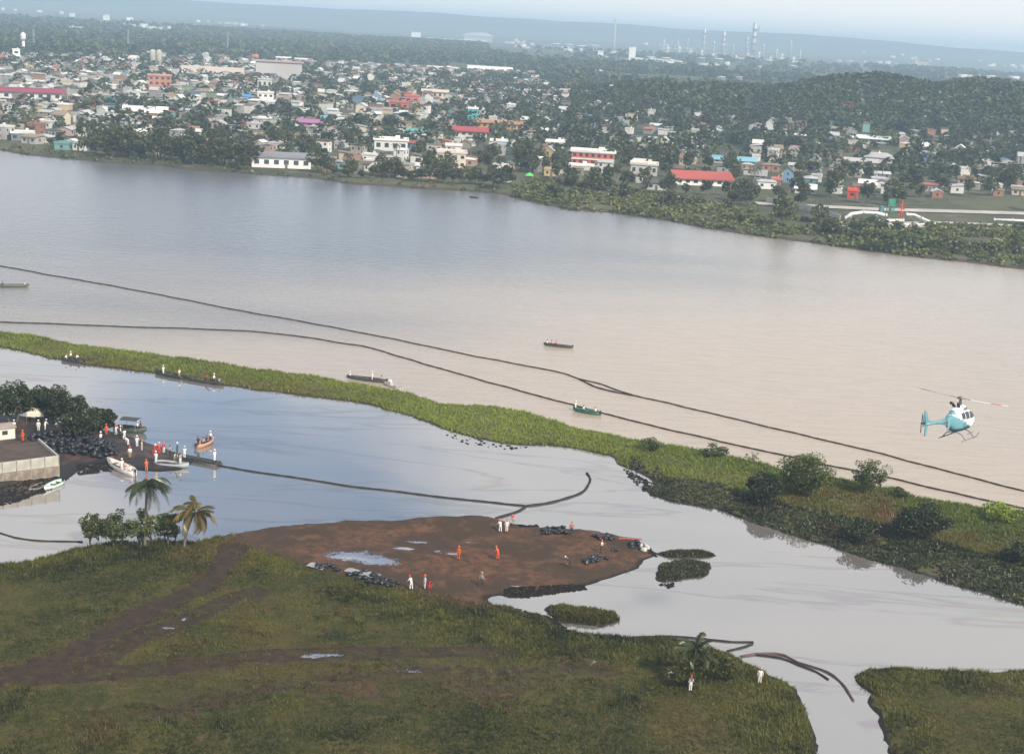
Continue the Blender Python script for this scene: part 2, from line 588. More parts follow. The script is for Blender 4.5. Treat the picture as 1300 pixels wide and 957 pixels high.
# far bank heights
_yh = [(px, 34.0 + math.tan(ROLL) * (px - 650)) for px in range(-1200, 2600, 50)]
_az = np.array([math.atan2(ray(a, b).x, ray(a, b).y) for a, b in _yh]); _azpx = np.array([a for a, b in _yh], float)
RID_X = [560, 640, 700, 740, 790, 830, 870, 905, 940, 980, 1010, 1050, 1090, 1125, 1160, 1185, 1215, 1245, 1280, 1310, 1400, 1650]
RID_H = [0, 0, 2, 5, 9, 13, 12, 15, 15, 14, 17, 25, 29, 32, 30, 26, 29, 33, 32, 29, 25, 12]
HIL_X = [-900, 0, 110, 250, 430, 560, 700, 780, 870, 1000, 1060, 1130, 1200, 1260, 1300, 1500, 2200]
HIL_H = [45, 45, 41, 42, 43, 50, 42, 46, 40, 42, 36, 35, 24, 16, 12, 16, 20]


def far_z(P):
    P = np.asarray(P, float)
    s = poly_sdf(P, far_poly) + 2.0 * vnoise(P[:, 0], P[:, 1], 14, 31, 2)
    r = np.hypot(P[:, 0], P[:, 1]); px = np.interp(np.arctan2(P[:, 0], P[:, 1]), _az, _azpx)
    z = -2.0 + 2.0 * sstep(-8, 0, s) + 1.3 * sstep(0, 7, s) + 3.0 * sstep(30, 500, s)
    z += 1.2 * vnoise(P[:, 0], P[:, 1], 90, 33, 2) * sstep(40, 200, s)
    h = np.interp(px, RID_X, RID_H)
    k = np.where(r < 1250, 190.0, 150.0)
    z += h * np.exp(-((r - 1250) / k) ** 2) * (1 + 0.12 * vnoise(P[:, 0], P[:, 1], 70, 35, 2))
    z += 14 * (vnoise(P[:, 0], P[:, 1], 900, 37, 3) + 0.2) * sstep(2600, 4600, r)
    hh = 60 + np.interp(px, HIL_X, HIL_H)
    z += hh * sstep(6200, 9300, r) * (1 + 0.10 * vnoise(P[:, 0], P[:, 1], 700, 41, 4))
    return z


def far_zz(x, y):
    return float(far_z(np.array([[x, y]]))[0])


def on_far(px, py):
    z = 2.0
    for _ in range(6):
        p = at(px, py, z); z = far_zz(p.x, p.y)
    return Vector((p.x, p.y, z))


# ------------------------------------------------------------------ ground materials
def ground_material():
    t = NT("meadow_soil")
    v = t.coord("Object")
    a = t.attr("mask"); sep = t.n("SeparateColor"); t.set(sep, 0, a.outputs["Color"])
    n1 = t.noise(0.12, 5, 0.6, v); n2 = t.noise(0.9, 5, 0.65, v); n3 = t.noise(4.0, 3, 0.6, v)
    grass = t.mix(t.ramp(n1, 0.38, 0.62), (0.032, 0.038, 0.006), (0.075, 0.066, 0.014))  # dark grass colour in place of a cloud's shadow over the meadow
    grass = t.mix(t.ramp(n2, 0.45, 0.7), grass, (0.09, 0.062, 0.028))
    mud = t.mix(t.ramp(n2, 0.35, 0.65), (0.135, 0.064, 0.034), (0.058, 0.032, 0.02))
    mud = t.mix(t.ramp(n1, 0.42, 0.56), mud, (0.055, 0.034, 0.02))
    mud = t.mix(t.math('MULTIPLY', t.ramp(n3, 0.48, 0.7), 0.6), mud, (0.05, 0.03, 0.018))
    n4 = t.noise(0.35, 4, 0.6, t.coord('Object', loc=(40, 7, 0)))
    mud = t.mix(t.math('MULTIPLY', t.ramp(n4, 0.52, 0.7), 0.55), mud, (0.165, 0.085, 0.045))
    track = t.mix(t.ramp(n2, 0.35, 0.7), (0.05, 0.03, 0.016), (0.024, 0.017, 0.01))
    nn = t.math('ADD', t.math('MULTIPLY', t.math('SUBTRACT', n2, 0.5), 0.9), 0.0)
    fm = t.ramp(t.math('ADD', sep.outputs[0], nn), 0.38, 0.62)
    ft = t.ramp(t.math('ADD', sep.outputs[1], t.math('MULTIPLY', nn, 1.3)), 0.36, 0.72)
    fw = t.ramp(t.math('ADD', sep.outputs[2], t.math('ADD', t.math('MULTIPLY', nn, 1.3), t.math('MULTIPLY', t.math('SUBTRACT', n3, 0.5), 0.9))), 0.42, 0.62)
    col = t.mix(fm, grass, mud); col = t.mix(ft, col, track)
    # black oily rim at the water's edge
    g = t.n("NewGeometry"); sz = t.n("SeparateXYZ"); t.set(sz, 0, g.outputs["Position"])
    rim = t.ramp(t.math('ADD', sz.outputs[2], t.math('MULTIPLY', nn, 0.25)), 0.05, 0.22, 1.0, 0.0)
    col = t.mix(rim, col, (0.018, 0.015, 0.013))
    p = t.pbsdf(Base_Color=col, Roughness=0.85)
    p.inputs["Specular IOR Level"].default_value = 0.25
    t.set(p, "Normal", t.bump(t.math('ADD', n2, t.math('MULTIPLY', n3, 0.4)), 0.7, 0.25))
    # standing oily water in the hollows
    gl = t.n("BsdfGlossy", Color=(0.9, 0.9, 0.92), Roughness=0.05)
    df = t.n("BsdfDiffuse", Color=(0.22, 0.19, 0.17))
    w = t.n("MixShader"); w.inputs[0].default_value = 0.5; t.set(w, 1, df.outputs[0]); t.set(w, 2, gl.outputs[0])
    m = t.n("MixShader"); t.set(m, 0, fw); t.set(m, 1, p.outputs[0]); t.set(m, 2, w.outputs[0])
    return t.done(m)


def marsh_material():
    t = NT("marsh_soil")
    v = t.coord("Object"); n1 = t.noise(0.1, 4, 0.6, v); n2 = t.noise(0.8, 4, 0.6, v)
    col = t.mix(t.ramp(n1, 0.4, 0.6), (0.075, 0.085, 0.02), (0.085, 0.06, 0.026))
    col = t.mix(t.ramp(n2, 0.5, 0.7), col, (0.03, 0.03, 0.012))
    g = t.n("NewGeometry"); sz = t.n("SeparateXYZ"); t.set(sz, 0, g.outputs["Position"])
    col = t.mix(t.ramp(sz.outputs[2], 0.06, 0.2, 1.0, 0.0), col, (0.022, 0.018, 0.014))
    return t.done(t.pbsdf(Base_Color=col, Roughness=0.9))


def landing_material():
    t = NT("oil_stained_soil")
    v = t.coord("Object"); n1 = t.noise(0.16, 5, 0.6, v); n2 = t.noise(1.1, 4, 0.6, v)
    col = t.mix(t.ramp(n1, 0.46, 0.6), (0.02, 0.017, 0.016), (0.085, 0.048, 0.03))
    col = t.mix(t.ramp(n2, 0.45, 0.7), col, (0.016, 0.015, 0.015))
    g = t.n("NewGeometry"); sz = t.n("SeparateXYZ"); t.set(sz, 0, g.outputs["Position"])
    col = t.mix(t.ramp(sz.outputs[2], 0.1, 0.34, 1.0, 0.0), col, (0.008, 0.007, 0.007))
    return t.done(t.pbsdf(Base_Color=col, Roughness=0.65, Normal=t.bump(n2, 0.6, 0.2)))


def far_material():
    t = NT("far_bank_soil")
    v = t.coord("Object"); n0 = t.noise(0.0016, 5, 0.6, v); n1 = t.noise(0.012, 5, 0.6, v); n2 = t.noise(0.09, 5, 0.65, v)
    col = t.mix(t.ramp(n1, 0.4, 0.6), (0.04, 0.052, 0.018), (0.085, 0.088, 0.034))
    col = t.mix(t.ramp(n2, 0.5, 0.68), col, (0.13, 0.105, 0.075))
    col = t.mix(t.ramp(n0, 0.52, 0.62), col, (0.028, 0.042, 0.017))
    g = t.n("NewGeometry"); sz = t.n("SeparateXYZ"); t.set(sz, 0, g.outputs["Position"])
    col = t.mix(t.ramp(sz.outputs[2], 0.3, 0.9, 1.0, 0.0), col, (0.055, 0.045, 0.03))
    col = t.mix(t.ramp(sz.outputs[2], 45, 60, 0.0, 1.0), col, (0.022, 0.035, 0.016))
    return t.done(t.pbsdf(Base_Color=col, Roughness=0.95, Normal=t.bump(n2, 0.8, 3.0)))


def water_material(name, river):
    t = NT(name)
    g = t.n("NewGeometry"); sp = t.n("SeparateXYZ"); t.set(sp, 0, g.outputs["Position"])
    X, Y = sp.outputs[0], sp.outputs[1]
    v = t.coord("Object")
    fr = t.n("Fresnel"); fr.inputs["IOR"].default_value = 1.34
    if river:
        big = t.noise(0.0045, 4, 0.55, t.coord("Object", scale=(0.55, 1.7, 1), rot=(0, 0, 0.12)))
        # sky reflection painted into the mud colour: dim upstream, pale near reeds and downstream
        along = t.math('ADD', t.math('MULTIPLY', X, 0.0030), t.math('MULTIPLY', Y, -0.0042))
        f = t.math('ADD', along, t.math('MULTIPLY', t.math('SUBTRACT', big, 0.5), 1.5))
        mud_sheen = t.ramp(f, -1.95, -1.2)
        col = t.mix(mud_sheen, (0.105, 0.107, 0.11), (0.42, 0.338, 0.255))
        fine = t.noise(0.55, 4, 0.6, t.coord("Object", scale=(0.22, 1.0, 1), rot=(0, 0, 0.06)))
        col = t.mix(t.math('MULTIPLY', t.ramp(fine, 0.4, 0.7), 0.22), col, (0.2, 0.155, 0.115))  # darker streaks painted in as the shading of fine ripples
        r1 = t.noise(0.5, 5, 0.6, t.coord("Object", scale=(0.45, 1.0, 1), rot=(0, 0, 0.05)))
        r2 = t.noise(2.2, 3, 0.6, t.coord("Object", scale=(0.5, 1.0, 1), rot=(0, 0, -0.1)))
        h = t.math('ADD', r1, t.math('MULTIPLY', r2, 0.35))
        st = t.ramp(mud_sheen, 0, 1, 0.6, 0.5)
        b = t.n("Bump", Height=h, Distance=0.35); t.set(b, "Strength", st)
        d = t.n("BsdfDiffuse", Color=col, Normal=b.outputs[0])
        t.set(fr, "Normal", b.outputs[0])
        gl = t.n("BsdfGlossy", Color=(1, 1, 1), Roughness=0.27, Normal=b.outputs[0])
        fac = t.math('ADD', t.math('MULTIPLY', fr.outputs[0], 0.95), 0.06)
        m = t.n("MixShader"); t.set(m, 0, fac); t.set(m, 1, d.outputs[0]); t.set(m, 2, gl.outputs[0])
        return t.done(m)
    n1 = t.noise(0.03, 4, 0.55, t.coord("Object", scale=(0.5, 1.4, 1), rot=(0, 0, -0.35)))
    col = t.mix(t.ramp(n1, 0.4, 0.62), (0.19, 0.17, 0.155), (0.145, 0.14, 0.135))
    r1 = t.noise(0.35, 3, 0.5, t.coord("Object", scale=(0.5, 1.0, 1)))
    b = t.bump(r1, 0.035, 0.3)
    d = t.n("BsdfDiffuse", Color=col)
    # oil film: streaks of thin-film colour in a smooth film that mirrors the sky
    sv = t.coord("Object", scale=(0.20, 1.0, 1), rot=(0, 0, 0.72))
    s1 = t.noise(0.055, 5, 0.6, sv, 0.6)
    band = t.math('ABSOLUTE', t.math('SUBTRACT', s1, 0.5))
    film = t.ramp(band, 0.0, 0.028, 1.0, 0.0)
    thick = t.math('MULTIPLY_ADD', s1, 1500.0); thick.node.inputs[2].default_value = -350.0
    pb = t.pbsdf(Base_Color=(0.03, 0.03, 0.032), Roughness=0.03, IOR=1.5, Normal=b)
    pb.inputs["Specular IOR Level"].default_value = 1.0
    pb.inputs["Thin Film IOR"].default_value = 1.45
    t.set(pb, "Thin Film Thickness", t.math('MULTIPLY', thick, film))
    hue = t.math('FRACT', t.math('MULTIPLY', s1, 30.0))
    irid = t.n("CombineColor"); irid.mode = 'HSV'
    t.set(irid, 0, hue); t.set(irid, 1, t.math('MULTIPLY', film, 0.10)); irid.inputs[2].default_value = 0.98
    gl = t.n("BsdfGlossy", Color=irid.outputs[0], Roughness=0.03, Normal=b)
    t.set(fr, "Normal", b)
    fac = t.math('ADD', t.math('MULTIPLY', fr.outputs[0], 0.75), 0.31, True)
    m = t.n("MixShader"); t.set(m, 0, fac); t.set(m, 1, d.outputs[0]); t.set(m, 2, gl.outputs[0])
    m2 = t.n("MixShader"); t.set(m2, 0, t.math('MULTIPLY', film, 0.15)); t.set(m2, 1, m.outputs[0]); t.set(m2, 2, pb.outputs[0])
    return t.done(m2)


soil_m = ground_material(); marsh_m = marsh_material(); landing_m = landing_material(); far_m = far_material()
river_m = water_material("river_water", True); lagoon_m = water_material("lagoon_water", False)

# ------------------------------------------------------------------ ground sheets
TRACKS = [[(-60, 880), (0, 860), (60, 843), (100, 826), (150, 797), (200, 770), (250, 745), (272, 725), (284, 705), (298, 686)],
          [(60, 860), (110, 848), (180, 808), (240, 786), (290, 757), (325, 747)],
          [(40, 862), (180, 852), (260, 842), (330, 832), (400, 829), (470, 826), (560, 822), (640, 818)],
          [(200, 905), (380, 868), (520, 850), (640, 848), (760, 840)]]
track_lines = [pxpoly(t, 1.2) for t in TRACKS]
PUDDLES = [(450, 706, 4.2, 2.2), (478, 712, 3.0, 1.6), (515, 696, 1.7, 0.6), (530, 688, 1.6, 0.5), (575, 703, 1.0, 0.4),
           (597, 688, 1.2, 0.4), (556, 700, 0.9, 0.35), (233, 786, 0.6, 0.5), (214, 797, 0.8, 0.35), (415, 831, 2.2, 0.3), (395, 834, 1.2, 0.25),
           (520, 851, 2.0, 0.4), (755, 838, 1.1, 0.35), (660, 745, 1.2, 0.4)]


PUD = []


def meadow_mask(P):
    s = poly_sdf(P, mud_poly)
    mud = sstep(-2.5, 2.0, s)
    tr = np.zeros(len(P))
    for i, l in enumerate(track_lines):
        d = line_dist(P, l)
        if i < 3: tr = np.maximum(tr, 0.95 * np.exp(-((d - 1.15 + 0.25 * vnoise(P[:, 0], P[:, 1], 8, 58, 2)) / 0.55) ** 2))
        w = (1.9, 1.3, 1.3, 1.2)[i]
        tr = np.maximum(tr, (0.8, 0.7, 0.62, 0.6)[i] * (1 - sstep(w * 0.3, w * 1.9, d + 0.5 * w * vnoise(P[:, 0], P[:, 1], 6, 55, 3))))
        mud = np.maximum(mud, (0.5, 0.42, 0.5, 0.5)[i] * (1 - sstep(w, w * 3.6, d + w * vnoise(P[:, 0], P[:, 1], 9, 56, 3))))
    mud = np.maximum(mud, (0.36 + 0.3 * (1 - sstep(118, 142, P[:, 1]))) * sstep(0.0, 0.5, vnoise(P[:, 0], P[:, 1], 13, 51, 3)))
    c0 = np.array(at(8, 856, 1.2)[:2]); dd = P - c0
    mud = np.maximum(mud, 0.9 * np.exp(-((dd[:, 0] / 3.5) ** 2 + (dd[:, 1] / 3.0) ** 2)))
    wet = np.zeros(len(P))
    if not PUD: PUD.extend((on_land(px, py), a, b) for px, py, a, b in PUDDLES)
    for c, a, b in PUD:
        wet = np.maximum(wet, 0.8 * np.exp(-(((P[:, 0] - c.x) / a) ** 2 + ((P[:, 1] - c.y) / b) ** 2) * 0.8))
    return np.stack([np.clip(mud, 0, 1), tr, wet], 1)


def ground_sheet(name, poly, zf, mat, step, pad=4.0, ylim=(0, 1e9), maskf=None, xlim=(-1e9, 1e9)):
    x0, y0 = poly.min(0) - pad; x1, y1 = poly.max(0) + pad
    x0 = max(x0, xlim[0]); x1 = min(x1, xlim[1]); y0 = max(y0, ylim[0]); y1 = min(y1, ylim[1])
    xs = np.arange(x0, x1 + step, step); ys = np.arange(y0, y1 + step, step)
    gx, gy = np.meshgrid(xs, ys); P = np.stack([gx.ravel(), gy.ravel()], 1)
    z = zf(P)
    nx = len(xs); ny = len(ys)
    i = (np.arange(ny - 1)[:, None] * nx + np.arange(nx - 1)[None]).ravel()
    F = np.stack([i, i + 1, i + nx + 1, i + nx], 1)
    F = F[(z[F] > -0.85).any(1)]
    used = np.unique(F); rm = np.full(len(P), -1); rm[used] = np.arange(len(used))
    V = np.concatenate([P, z[:, None]], 1)[used]
    at_ = {"mask": maskf(P[used])} if maskf else None
    o = obj(name, mesh_np(name, V, rm[F], mat, True, attr=at_))
    return tag(o, kind="structure")


ground_sheet("meadow_ground", meadow_poly, z_meadow, soil_m, 0.7, maskf=meadow_mask, xlim=(-110, 90), ylim=(70, 400))
ground_sheet("shore_ground", bank_poly, z_bank, soil_m, 1.0, xlim=(20, 110), ylim=(70, 400))
ground_sheet("marsh_ground", marsh_poly, z_marsh, marsh_m, 1.0, xlim=(-230, 190))
ground_sheet("landing_ground", landing_poly, z_landing, landing_m, 0.7, xlim=(-140, 60))
for i in range(3):
    ground_sheet("islet_ground", islet_polys[i], z_islet(i), marsh_m, 0.5)

# river and lagoon meet under the marsh
mid = [((a[0] + b[0]) / 2, (a[1] + b[1]) / 2) for a, b in zip(MARSH_UP, [MARSH_LO[::-1][min(int(i * len(MARSH_LO) / len(MARSH_UP)), len(MARSH_LO) - 1)] for i in range(len(MARSH_UP))])]
lo_sorted = sorted(MARSH_LO)
mid = [(x, (y + float(np.interp(x, [a for a, b in lo_sorted], [b for a, b in lo_sorted]))) / 2) for x, y in MARSH_UP]
midw = [at(x, y) for x, y in mid]
midw = [Vector((-3000, midw[0].y + 500, 0))] + midw + [Vector((3000, midw[-1].y - 60, 0))]


def water_sheet(name, pts, mat):
    me = bpy.data.meshes.new(name)
    me.from_pydata([(p[0], p[1], 0.0) for p in pts], [], [tuple(range(len(pts)))])
    bm = bmesh.new(); bm.from_mesh(me); bmesh.ops.triangulate(bm, faces=bm.faces); bmesh.ops.recalc_face_normals(bm, faces=bm.faces)
    if bm.faces[0].normal.z < 0: bmesh.ops.reverse_faces(bm, faces=bm.faces)
    bm.to_mesh(me); bm.free()
    me.materials.append(mat)
    return tag(obj(name, me), kind="structure")


water_sheet("river", list(midw) + [(3000, 1500), (-3000, 1500)], river_m)
water_sheet("lagoon", list(midw) + [(3000, 20), (-3000, 20)], lagoon_m)

# far bank: rows widen with distance
_rows = np.concatenate([np.geomspace(360, 1700, 230), np.geomspace(1720, 14000, 110)])
_cols = np.linspace(rad(-48), rad(48), 260)
gr, gc = np.meshgrid(_rows, _cols, indexing='ij')
P = np.stack([(gr * np.sin(gc)).ravel(), (gr * np.cos(gc)).ravel()], 1)
z = far_z(P)
nc = len(_cols)
i = (np.arange(len(_rows) - 1)[:, None] * nc + np.arange(nc - 1)[None]).ravel()
F = np.stack([i, i + 1, i + nc + 1, i + nc], 1)[:, ::-1]
F = F[(z[F] > -1.9).any(1)]
far_ground = tag(obj("far_bank_ground", mesh_np("far_bank_ground", np.concatenate([P, z[:, None]], 1), F, far_m, True)), kind="structure")

# ------------------------------------------------------------------ vegetation makers
def rand_dirs(n, g):
    v = g.normal(size=(n, 3)); return v / np.linalg.norm(v, axis=1)[:, None]


def leaf_quads(pts, size, g, flat=0.35, aspect=0.6):
    """one leaf spray (a bent-diamond quad) at every point"""
    n = len(pts); nrm = rand_dirs(n, g); nrm[:, 2] += flat * np.sign(nrm[:, 2]); nrm /= np.linalg.norm(nrm, axis=1)[:, None]
    u = np.cross(nrm, rand_dirs(n, g)); u /= np.linalg.norm(u, axis=1)[:, None] + 1e-9
    w = np.cross(nrm, u)
    s = (size * g.uniform(0.6, 1.35, n))[:, None]
    V = np.stack([pts - u * s, pts + w * s * aspect + nrm * s * 0.15, pts + u * s, pts - w * s * aspect + nrm * s * 0.15], 1).reshape(-1, 3)
    F = np.arange(n * 4).reshape(n, 4)
    return V, F


def crown_points(h, w, n, nclump, g, z0=0.3, dense=1.0, flat_top=0.0):
    """points spread through clumps of an uneven crown of height h and width w standing on z=0"""
    cz = h * (z0 + (1 - z0) * 0.5); rz = h * (1 - z0) * 0.5; rx = w * 0.5
    c = rand_dirs(nclump, g) * (g.uniform(0.25, 1.0, nclump) ** 0.5)[:, None]
    c[:, 2] = np.where(c[:, 2] > 0, c[:, 2] * (1 - flat_top * 0.4), c[:, 2])
    cr = g.uniform(0.2, 0.42, nclump) * dense
    k = g.integers(0, nclump, n)
    p = c[k] * 0.74 + rand_dirs(n, g) * (cr[k] * g.uniform(0.3, 1.0, n) ** 0.4)[:, None]
    tone = np.clip(g.uniform(0.15, 0.75, nclump)[k] + g.normal(0, 0.17, n), 0, 1)
    P = np.stack([p[:, 0] * rx, p[:, 1] * rx, cz + p[:, 2] * rz], 1)
    cc = np.stack([c[:, 0] * rx * 0.7, c[:, 1] * rx * 0.7, cz + c[:, 2] * rz * 0.7], 1)
    return P, tone, cc


def tree_meshes(name, h, w, n, nclump, leaf, seed, mat, z0=0.3, dense=1.0, trunk_r=0.2, limbs=7, stems=1, bark=None, flat_top=0.0):
    g = np.random.default_rng(seed)
    P, tone, cc = crown_points(h, w, n, nclump, g, z0, dense, flat_top)
    V, F = leaf_quads(P, leaf, g)
    tint = np.repeat(np.stack([tone, np.zeros(n), np.zeros(n)], 1), 4, 0)
    crown = mesh_np(name + "_crown", V, F, mat, False, tint)
    mb = MB()
    for s in range(stems):
        ox, oy = (0, 0) if stems == 1 else (math.cos(s * 2.4) * w * 0.12, math.sin(s * 2.4) * w * 0.12)
        fork = Vector((ox * 1.6 + g.normal(0, 0.03) * h, oy * 1.6 + g.normal(0, 0.03) * h, h * (z0 + 0.12)))
        mb.tube([(ox, oy, -0.4), (ox, oy, h * z0 * 0.4), fork], [trunk_r * 1.3, trunk_r, trunk_r * 0.75], 6)
        for k in range(limbs):
            e = Vector(cc[(s * limbs + k) % len(cc)])
            m_ = fork.lerp(e, 0.5) + Vector((0, 0, 0.05 * h))
            mb.tube([fork, m_, e], [trunk_r * 0.55, trunk_r * 0.3, trunk_r * 0.1], 5)
    return mb.mesh(name + "_trunk", bark or bark_m, True), crown


def place_tree(name, meshes, loc, rz, sc, label, group, cat="tree", crown_name="crown"):
    e = empty(name, loc, rz, label, cat, group)
    obj("trunk", meshes[0], e, scale=sc)
    obj(crown_name, meshes[1], e, scale=sc)
    return e


def frond_mesh(name, length, droop, width, seed, mat, red=0.0, nleaf=22):
    """one palm frond along +x: rachis and paired leaflets"""
    g = np.random.default_rng(seed)
    V = []; F = []; T = []

    def rp(t):
        return np.array([length * (t - 0.18 * droop * t * t * t), 0, length * (0.42 * t - 0.62 * droop * t * t - 0.1 * droop * t ** 3)])
    for i in range(nleaf):
        t = 0.12 + 0.88 * i / (nleaf - 1)
        p = rp(t); q = rp(min(t + 0.03, 1.03)); d = (q - p) / (np.linalg.norm(q - p) + 1e-9)
        L = width * (math.sin(math.pi * min(t * 0.86 + 0.12, 1)) ** 0.7) * g.uniform(0.85, 1.1)
        for s in (-1, 1):
            side = np.array([0, s, 0.0]); tip = p + d * L * 0.65 + side * L * 0.75 + np.array([0, 0, -L * g.uniform(0.25, 0.6) * (0.6 + droop)])
            wv = d * 0.09 * length * 0.32
            b = len(V); V += [p - wv * 0.5, p + wv, (p + tip) / 2 + wv + np.array([0, 0, L * 0.08]), tip]
            F.append((b, b + 1, b + 2, b + 3)); c = [g.uniform(0.2, 0.9), red * g.uniform(0.5, 1.0), 0]; T += [c] * 4
    for i in range(6):
        a, c = rp(i / 6), rp((i + 1) / 6); b = len(V); r = 0.035 * (1 - i / 7)
        V += [a + [0, -r, 0], a + [0, r, 0], c + [0, r, 0.01], c + [0, -r, 0.01]]; F.append((b, b + 1, b + 2, b + 3)); T += [[0.8, red, 0]] * 4
    return mesh_np(name, np.array(V), np.array(F), mat, False, np.array(T))


def palm_trunk(h, lean, r, mat, seed):
    g = np.random.default_rng(seed); pts = []; rr = []
    for i in range(13):
        t = i / 12
        pts.append((lean[0] * t * t, lean[1] * t * t, -0.3 + (h + 0.3) * t)); rr.append(r * (1.35 - 0.6 * t) * (1.06 if i % 2 else 0.96))
    return MB().tube(pts, rr, 8).mesh("palm_trunk", mat, True)


def make_palm(loc, h, lean, nf, length, label, group=None, droop=(0.7, 1.2), red=0.0, seed=1, dead=0, mat=None, width=None):
    e = empty("palm_tree", loc, 0, label, "palm", group)
    g = np.random.default_rng(seed)
    obj("trunk", palm_trunk(h, lean, 0.16, palm_bark_m, seed), e)
    fr = [frond_mesh("frond", length, droop[0] + (droop[1] - droop[0]) * k / 3, width or length * 0.3, seed * 7 + k, mat or palm_leaf_m, red * (k / 3)) for k in range(4)]
    for k in range(nf):
        a = 2 * math.pi * k / nf * 1.0 + g.uniform(-0.2, 0.2) + (k % 3) * 0.15
        pitch = g.uniform(-0.9, 0.1) if k % 2 else g.uniform(-0.35, 0.55)
        o = obj("frond", fr[(k * 3) % 4 if k >= dead else 3], e, loc=(lean[0], lean[1], h), rot=(g.uniform(-0.2, 0.2), pitch + (0.5 if k < dead else 0), a), scale=[g.uniform(0.85, 1.1)] * 3)
    for k in range(3):
        MB().lathe([(0.02, 0.0), (0.13, 0.06), (0.15, 0.15), (0.1, 0.25), (0.02, 0.28)], (0, 0, 0), 8).build("coconut", dark_leaf_m, e, True, loc=(lean[0] + 0.18 * math.cos(k * 2.1), lean[1] + 0.18 * math.sin(k * 2.1), h - 0.32))
    return e


def blades(P, z, h, w, nb, g, lean=0.35, tone=None, red=None):
    """grass or reed tufts: nb triangles rising from each point"""
    n = len(P); k = np.repeat(np.arange(n), nb); m = n * nb
    a = g.uniform(0, 2 * np.pi, m); H = h[k] * g.uniform(0.55, 1.15, m); W = w * g.uniform(0.6, 1.3, m)
    base = np.stack([P[k, 0] + g.normal(0, 0.12, m), P[k, 1] + g.normal(0, 0.12, m), z[k] - 0.05], 1)
    dr = np.stack([np.cos(a), np.sin(a), np.zeros(m)], 1); sd = np.stack([-np.sin(a), np.cos(a), np.zeros(m)], 1)
    tip = base + dr * (H * g.uniform(0.05, 1, m) * lean)[:, None] + np.array([0, 0, 1.0]) * H[:, None]
    V = np.stack([base - sd * W[:, None], base + sd * W[:, None], tip], 1).reshape(-1, 3)
    F = np.arange(m * 3).reshape(m, 3)
    t = np.clip((tone[k] if tone is not None else 0.5) + g.normal(0, 0.15, m), 0, 1)
    r = np.clip((red[k] if red is not None else np.zeros(m)), 0, 1)
    return V, F, np.repeat(np.stack([t, r, np.zeros(m)], 1), 3, 0)


def scatter(poly, n, g, test):
    x0, y0 = poly.min(0); x1, y1 = poly.max(0)
    P = np.stack([g.uniform(x0, x1, n), g.uniform(y0, y1, n)], 1)
    return P[test(P)]


def in_view(P, pad=40, z=0.5):
    d = np.concatenate([P, np.full((len(P), 1), z)], 1) - np.array(CAM)
    k = d @ np.array(FWD); px = PW / 2 + FPX * (d @ np.array(RIGHT)) / k; py = PH / 2 - FPX * (d @ np.array(UP)) / k
    return (k > 1) & (px > -pad) & (px < PW + pad) & (py > -pad) & (py < PH + pad), px, py


# ------------------------------------------------------------------ meadow grass, reeds, hyacinth
g = np.random.default_rng(21)
view_rect = pxpoly([(-60, 640), (1360, 640), (1360, 1010), (-60, 1010)], 0.8)


def meadow_test(P):
    ok, px, py = in_view(P)
    r = np.zeros(len(P), bool)
    Q = P[ok]
    z_ = np.maximum(z_meadow(Q), z_bank(Q)); m = meadow_mask(Q)
    bare = np.maximum(m[:, 0] * 1.02, np.maximum(m[:, 1] * 1.25, m[:, 2] * 1.6))
    keep = (z_ > 0.06) & (g.uniform(0.05, 1.0, len(Q)) > bare) & (vnoise(Q[:, 0], Q[:, 1], 4, 63, 3) > -0.72)
    r[np.where(ok)[0][keep]] = True
    return r


P = scatter(view_rect, 230000, g, meadow_test)
zz = np.maximum(z_meadow(P), z_bank(P))
tone = 0.40 + 0.75 * vnoise(P[:, 0], P[:, 1], 9, 61, 3) + 0.6 * vnoise(P[:, 0], P[:, 1], 2.2, 65, 2); red = 0.75 * sstep(0.12, 0.7, vnoise(P[:, 0], P[:, 1], 9, 62, 3))
sh = 0.5 + 0.5 * vnoise(P[:, 0], P[:, 1], 11, 64, 2)
edge = 1 - sstep(0.3, 0.65, zz)
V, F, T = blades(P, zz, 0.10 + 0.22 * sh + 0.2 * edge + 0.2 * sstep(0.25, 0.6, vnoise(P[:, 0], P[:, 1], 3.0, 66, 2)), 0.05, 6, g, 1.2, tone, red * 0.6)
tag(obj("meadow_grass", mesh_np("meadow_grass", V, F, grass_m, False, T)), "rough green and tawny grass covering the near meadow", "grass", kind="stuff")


def marsh_test(P):
    ok, px, py = in_view(P)
    r = np.zeros(len(P), bool); Q = P[ok]
    keep = z_marsh(Q) > 0.03
    r[np.where(ok)[0][keep]] = True
    return r


def far_keep(P, g, d0, n0):
    """thin out with distance"""
    d = np.hypot(P[:, 0], P[:, 1]); return g.uniform(0, 1, len(P)) < np.clip((d0 / d) ** 1.5 * n0, 0, 1)


P = scatter(marsh_poly, 420000, g, marsh_test)
zz = z_marsh(P); _, px, py = in_view(P)
